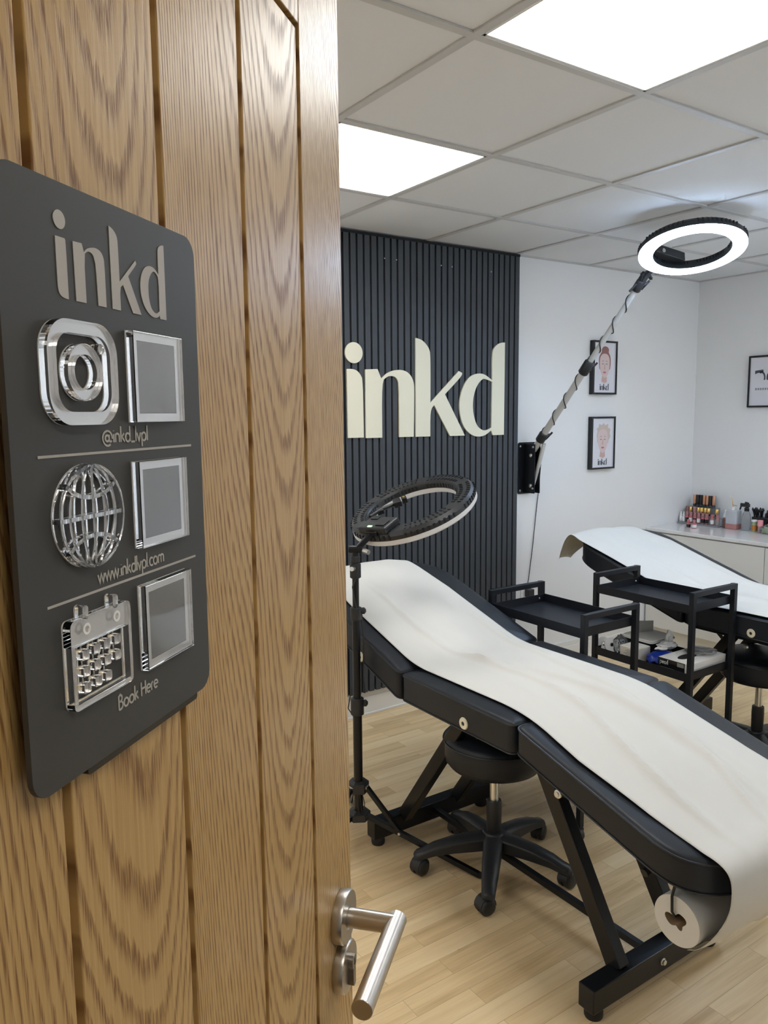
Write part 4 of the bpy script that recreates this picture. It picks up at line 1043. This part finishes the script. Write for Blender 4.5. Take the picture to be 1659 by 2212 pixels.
portrait(1.326, 'blonde', 'black framed portrait print, lower one, woman with blonde tousled hair', False)
# print on the right wall, cut by the frame edge
y1f, y0f, z0, z1 = 1.376, 1.146, 1.533, 1.852
th = thing('picture_frame', 'black framed black-and-white print alone on the right wall', 'framed picture', (XR, (y0f + y1f) / 2, z0))
xf = XR - .022; fw = .011
m = MB().box(xf, XR - .0005, y0f, y0f + fw, z0, z1).box(xf, XR - .0005, y1f - fw, y1f, z0, z1).box(xf, XR - .0005, y0f + fw, y1f - fw, z0, z0 + fw).box(xf, XR - .0005, y0f + fw, y1f - fw, z1 - fw, z1)
m.build('frame', M['black'], th, bevel=.001)
xp = xf + .006
pr_ = MB().box(xp, xp + .004, y0f + fw, y1f - fw, z0 + fw, z1 - fw).build('print', M['print'], th)
yc = (y0f + y1f) / 2; zc = 1.705
m = MB()
for sy in (-1, 1):
    m.prism([(sy * .072, .055), (sy * .020, .060), (sy * .018, .046), (sy * .056, .040), (sy * .072, .034)], lambda a, b: (xp - .0002, yc + a, zc + b), lambda a, b: (xp - .0005, yc + a, zc + b))
    m.prism(band([(sy * (.030 + .022 * cos(radians(t))), .010 + .034 * sin(radians(t))) for t in range(60, 215, 12)], .005), lambda a, b: (xp - .0002, yc + a, zc + b), lambda a, b: (xp - .0005, yc + a, zc + b))
m.build('printed_ornament', M['ink'], pr_)
m = MB()
for k in range(9): m.box(xp - .0005, xp - .0002, yc - .068 + k * .0155, yc - .068 + k * .0155 + .011, zc - .066, zc - .052)
m.build('printed_lettering', M['greyink'], pr_)

# ------------------------------------------------------------------ counter
CX = 3.013; CZ = .764
YC0 = YN + .02
m = MB().box(CX - .004, XR - .001, YC0, YB - .001, CZ - .022, CZ)
tag(m.build('worktop', M['counter'], bevel=.003), 'glossy white worktop running along the right wall', 'worktop')
gaps = [YB - .012, .955, .145, -.665, YC0]
lab = {0: 'cream base cabinet in the back corner under the worktop', 1: 'cream base cabinet right of the corner one, partly beside the farther bed', 2: 'cream base cabinet beyond the right picture edge', 3: 'cream base cabinet nearest the front wall'}
for i, (ya, yb_) in enumerate(zip(gaps[:-1], gaps[1:])):
    th = thing('base_cabinet', lab[i], 'cabinet', (CX + .25, (ya + yb_) / 2, .0), 'cream base cabinets')
    MB().box(CX + .020, XR - .003, yb_ + .0005, ya - .0005, .105, CZ - .0225).build('carcass', M['cab'], th)
    MB().box(CX + .002, CX + .0195, yb_ + .002, ya - .002, .112, CZ - .030).build('cabinet_door', M['cab'], th, bevel=.001)
    MB().box(CX + .045, CX + .060, yb_ + .0005, ya - .0005, .001, .1045).build('plinth', M['cab'], th)
# stepped bottle rack
RX = 3.385
rk = thing('bottle_rack', 'clear stepped rack holding rows of pigment bottles in the counter corner', 'rack', (RX, 1.60, CZ))
rackm = mat('smoky_acrylic', (.55, .56, .58), .15, trans=.6)
MB().box(3.325, 3.375, 1.452, 1.748, CZ + .0005, CZ + .012).build('step', rackm, rk)
MB().box(3.3755, 3.420, 1.452, 1.748, CZ + .054, CZ + .058).box(3.3755, 3.420, 1.745, 1.748, CZ + .0005, CZ + .054).box(3.3755, 3.420, 1.452, 1.455, CZ + .0005, CZ + .054).build('step', rackm, rk)
MB().box(3.4205, 3.470, 1.530, 1.748, CZ + .108, CZ + .112).box(3.4205, 3.470, 1.745, 1.748, CZ + .0005, CZ + .108).box(3.4205, 3.470, 1.530, 1.533, CZ + .0005, CZ + .108).build('step', rackm, rk)
def bottle(name, label, cat, x, y, z, r, h_, body, cap, capr, caph, label_m=None, neck=.35, group=None, tipc=False, taper=False):
    th = thing(name, label, cat, (x, y, z), group)
    MB().lathe([(r * .85, 0), (r, .002), (r, h_ * .72), (r * .92, h_ * .80), (capr * .8, h_ * .86), (capr * .8, h_)], (x, y, z), (0, 0, 1), 16).build('bottle_body', body, th)
    if taper: MB().lathe([(capr, 0), (capr, caph * .3), (capr * .55, caph * .55), (capr * .35, caph), (.001, caph)], (x, y, z + h_ * .88), (0, 0, 1), 14).build('cap', cap, th)
    else: MB().lathe([(capr, 0), (capr, caph * .95), (capr * .9, caph)], (x, y, z + h_ * .88), (0, 0, 1), 16).build('cap', cap, th)
    if label_m: MB().lathe([(r + .0004, h_ * .12), (r + .0004, h_ * .60)], (x, y, z), (0, 0, 1), 16, cap=False).build('bottle_label', label_m, th)
    return th
frontrow = [(1.738, 'w'), (1.716, 'w'), (1.690, 'pk'), (1.664, 'pw'), (1.632, 'pk'), (1.604, 'pw'), (1.574, 'pk'), (1.546, 'pk'), (1.506, 'gw'), (1.470, 'pg')]
desc = {'w': 'small white bottle with pointed cap', 'pk': 'small pink pigment bottle with a black label', 'pw': 'small pink pigment bottle with a white label', 'gw': 'small rose pigment bottle with a pale label', 'pg': 'small rose pigment bottle with a grey label'}
posn = ['leftmost in the front row, beside the corner', 'second from the left in the front row', 'third in the front row, first pink one', 'fourth in the front row', 'fifth in the front row', 'sixth in the front row', 'seventh in the front row', 'eighth in the front row', 'ninth in the front row', 'last at the right of the front row']
blk = M['black']
for (y, k), ps in zip(frontrow, posn):
    z = CZ + .0125; G = 'pigment bottles in the front row'
    if k == 'w': bottle('dropper_bottle', desc[k] + ', ' + ps, 'bottle', 3.350, y, z, .0105, .045, M['white'], M['white'], .0085, .028, M['paperwhite'], group=G, taper=True)
    else:
        lb = {'pk': blk, 'pw': M['paperwhite'], 'gw': M['paperwhite'], 'pg': M['engrave']}[k]
        bottle('pigment_bottle', desc[k] + ', ' + ps, 'bottle', 3.350, y, z, .0125, .052, M['pink'] if k[0] == 'p' and k[1] != 'g' else M['rose'], M['rose'] if k[0] == 'p' else M['pink'], .0105, .022, lb, group=G)
for i, (y, cp) in enumerate(((1.722, 'auburn'), (1.698, 'gold'), (1.668, 'rose'), (1.640, 'gold'), (1.616, 'gold'), (1.590, 'gold'), (1.566, 'gold'), (1.505, 'gold'))):
    bottle('pigment_bottle', ['brown-capped pigment bottle at the left end of the middle rack row', 'gold-capped pigment bottle next to the brown-capped one', 'rose-capped pigment bottle between gold-capped ones in the middle row', 'gold-capped pigment bottle just right of the rose-capped one', 'gold-capped pigment bottle, second right of the rose-capped one', 'gold-capped pigment bottle, third right of the rose-capped one', 'gold-capped pigment bottle, fourth right of the rose-capped one', 'gold-capped pigment bottle standing apart at the right of the middle row'][i],
           'bottle', 3.398, y, CZ + .0585, .0115, .026, M['rose'], M[cp], .0115, .030, blk, group='pigment bottles in the middle row')
order = ['leftmost', 'second from left', 'third from left', 'fourth from left', 'fifth from left', 'sixth from left', 'rightmost']
for i in range(7):
    y = 1.700 - i * .0235; cc = M['copper'] if i in (0, 3, 4, 6) else M['black']
    bottle('pigment_bottle', ('copper-capped' if cc is M['copper'] else 'black-capped') + ' dark tall bottle, %s on the top rack row' % order[i], 'bottle', 3.442, y, CZ + .1125, .0110, .018, M['black'], cc, .0112, .062, M['ink'], group='tall dark bottles on the top rack row')
bottle('pigment_bottle', 'small red pigment bottle with a black label standing in front of the rack', 'bottle', 3.20, 1.577, CZ + .0003, .0125, .036, M['pink'], M['pink'], .0095, .022, blk)
bottle('pigment_bottle', 'small red bottle with a white label standing in front of the rack', 'bottle', 3.20, 1.536, CZ + .0003, .0150, .040, M['pink'], M['rose'], .0100, .020, M['paperwhite'])
bottle('dropper_bottle', 'tall bottle with a white nozzle and brown liquid beside the square bottle', 'bottle', 3.365, 1.425, CZ + .0003, .0140, .078, mat('brown_liquid', (.22, .10, .08), .15, trans=.3), M['white'], .0130, .050, None, taper=True)
# square bottle of pink liquid with brass curved nozzle
x, y = 3.37, 1.372
th = thing('square_bottle', 'square translucent bottle half full of pink liquid on the counter', 'bottle', (x, y, CZ))
MB().box(x - .030, x + .030, y - .038, y + .038, CZ + .0003, CZ + .120).build('bottle_body', mat('milky_plastic', (.72, .74, .78), .3, trans=.35), th, bevel=.006)
MB().box(x - .0306, x + .0306, y - .0386, y + .0386, CZ + .001, CZ + .038).build('liquid', M['pinkliq'], th, bevel=.005)
MB().lathe([(.013, .12), (.013, .138), (.005, .142)], (x, y + .006, CZ), (0, 0, 1), 16).build('cap', M['white'], th)
MB().tube([(x, y + .006, CZ + .14), (x, y + .010, CZ + .165), (x, y + .012, CZ + .185), (x, y + .024, CZ + .205)], .0025, 8).tube([(x, y + .006, CZ + .152), (x, y - .020, CZ + .150)], .003, 8).build('nozzle', M['gold'], th)
# spray bottle
x, y = 3.37, 1.285
th = thing('spray_bottle', 'clear spray bottle with a black trigger head on the counter', 'bottle', (x, y, CZ))
MB().lathe([(.024, 0), (.027, .004), (.027, .075), (.022, .105), (.013, .122), (.013, .130)], (x, y, CZ + .0003), (0, 0, 1), 24).build('bottle_body', mat('grey_clear_plastic', (.72, .75, .77), .1, trans=.85, ior=1.3), th)
m = MB().lathe([(.015, .122), (.015, .142), (.010, .146)], (x, y, CZ), (0, 0, 1), 16).obox((x, y - .016, CZ + .158), (x, y + .040, CZ + .160), .020, .022).obox((x, y + .036, CZ + .158), (x, y + .046, CZ + .128), .010, .008).obox((x, y - .01, CZ + .17), (x, y + .012, CZ + .176), .016, .012)
m.build('trigger', M['black'], th, bevel=.002)
# black holder box with brushes
x, y = 3.425, 1.215
th = thing('brush_box', 'black box of upright black brushes behind the pink-capped jar', 'box', (x, y, CZ))
MB().box(x - .030, x + .030, y - .065, y + .050, CZ + .0003, CZ + .088).build('box_body', M['black'], th, bevel=.002)
random.seed(3)
m = MB()
for k in range(16):
    bx_, by_ = x + random.uniform(-.022, .022), y + random.uniform(.000, .045); hh = random.uniform(.035, .060)
    m.lathe([(.003, 0), (.004, hh * .6), (.008, hh * .8), (.002, hh)], (bx_, by_, CZ + .088), (random.uniform(-.2, .2), random.uniform(-.25, .25), 1), 8)
m.build('brush', M['black'], th)
MB().lathe([(.014, 0), (.014, .022), (.006, .030), (.004, .045), (.001, .046)], (x, y - .035, CZ + .0885), (0, 0, 1), 14).build('pump_top', M['black'], th)
bottle('jar', 'small jar with a white lid and orange label beside the spray bottle', 'jar', 3.355, 1.222, CZ + .0003, .0150, .072, M['green'], M['white'], .0175, .012, M['orange'])
bottle('jar', 'small clear jar with a pink cap in front of the black box', 'jar', 3.345, 1.178, CZ + .0003, .0145, .046, mat('pale_rose_clear', (.6, .38, .40), .2, trans=.4), M['pinklid'], .0165, .038, None)
m = blob((3.40, 1.105, CZ + .092), (.040, .045, .034), 21, 26, 1.0); m2 = blob((3.40, 1.105, CZ + .040), (.03, .035, .038), 22, 18, .2); m.add(m2.v, m2.f, True)
tag(m.build('black_hair_bundle', noise_bump(mat('fuzzy_black', (.015, .015, .017), .9), 200, 1, .01)), 'fuzzy black bundle on the counter at the right picture edge', 'bundle')
th = thing('plastic_bag', 'crumpled clear bag with green print lying on the counter edge of picture', 'bag', (3.335, 1.10, CZ))
blob((3.325, 1.115, CZ + .030), (.030, .045, .030), 27, 26, .6).build('film', M['clear'], th)
blob((3.325, 1.128, CZ + .020), (.020, .022, .018), 28, 16, .6).build('bag_contents', M['green'], th)
m = MB().box(3.33, 3.36, 1.135, 1.160, CZ + .0003, CZ + .010)
tag(m.build('wooden_block', mat('pale_wood', (.55, .42, .28), .6)), 'small pale wooden block between the pink-capped jar and the clear bag', 'block')

# ------------------------------------------------------------------ render look
wd_ = bpy.data.worlds.new('world'); SC.world = wd_; wd_.use_nodes = True
wd_.node_tree.nodes['Background'].inputs[0].default_value = (.80, .90, 1.0, 1); wd_.node_tree.nodes['Background'].inputs[1].default_value = 3.0
SC.view_settings.view_transform = 'Standard'; SC.view_settings.look = 'None'; SC.view_settings.gamma = 1; SC.view_settings.use_curve_mapping = False
SC.view_settings.exposure = 0.10
SC.cycles.max_bounces = 12; SC.cycles.diffuse_bounces = 4; SC.cycles.glossy_bounces = 5; SC.cycles.transmission_bounces = 10
SC.cycles.use_adaptive_sampling = True; SC.cycles.adaptive_threshold = .12; SC.cycles.adaptive_min_samples = 16; SC.cycles.transparent_max_bounces = 8
SC.cycles.use_denoising = True; SC.cycles.caustics_reflective = False; SC.cycles.caustics_refractive = True
SC.cycles.sample_clamp_indirect = 6
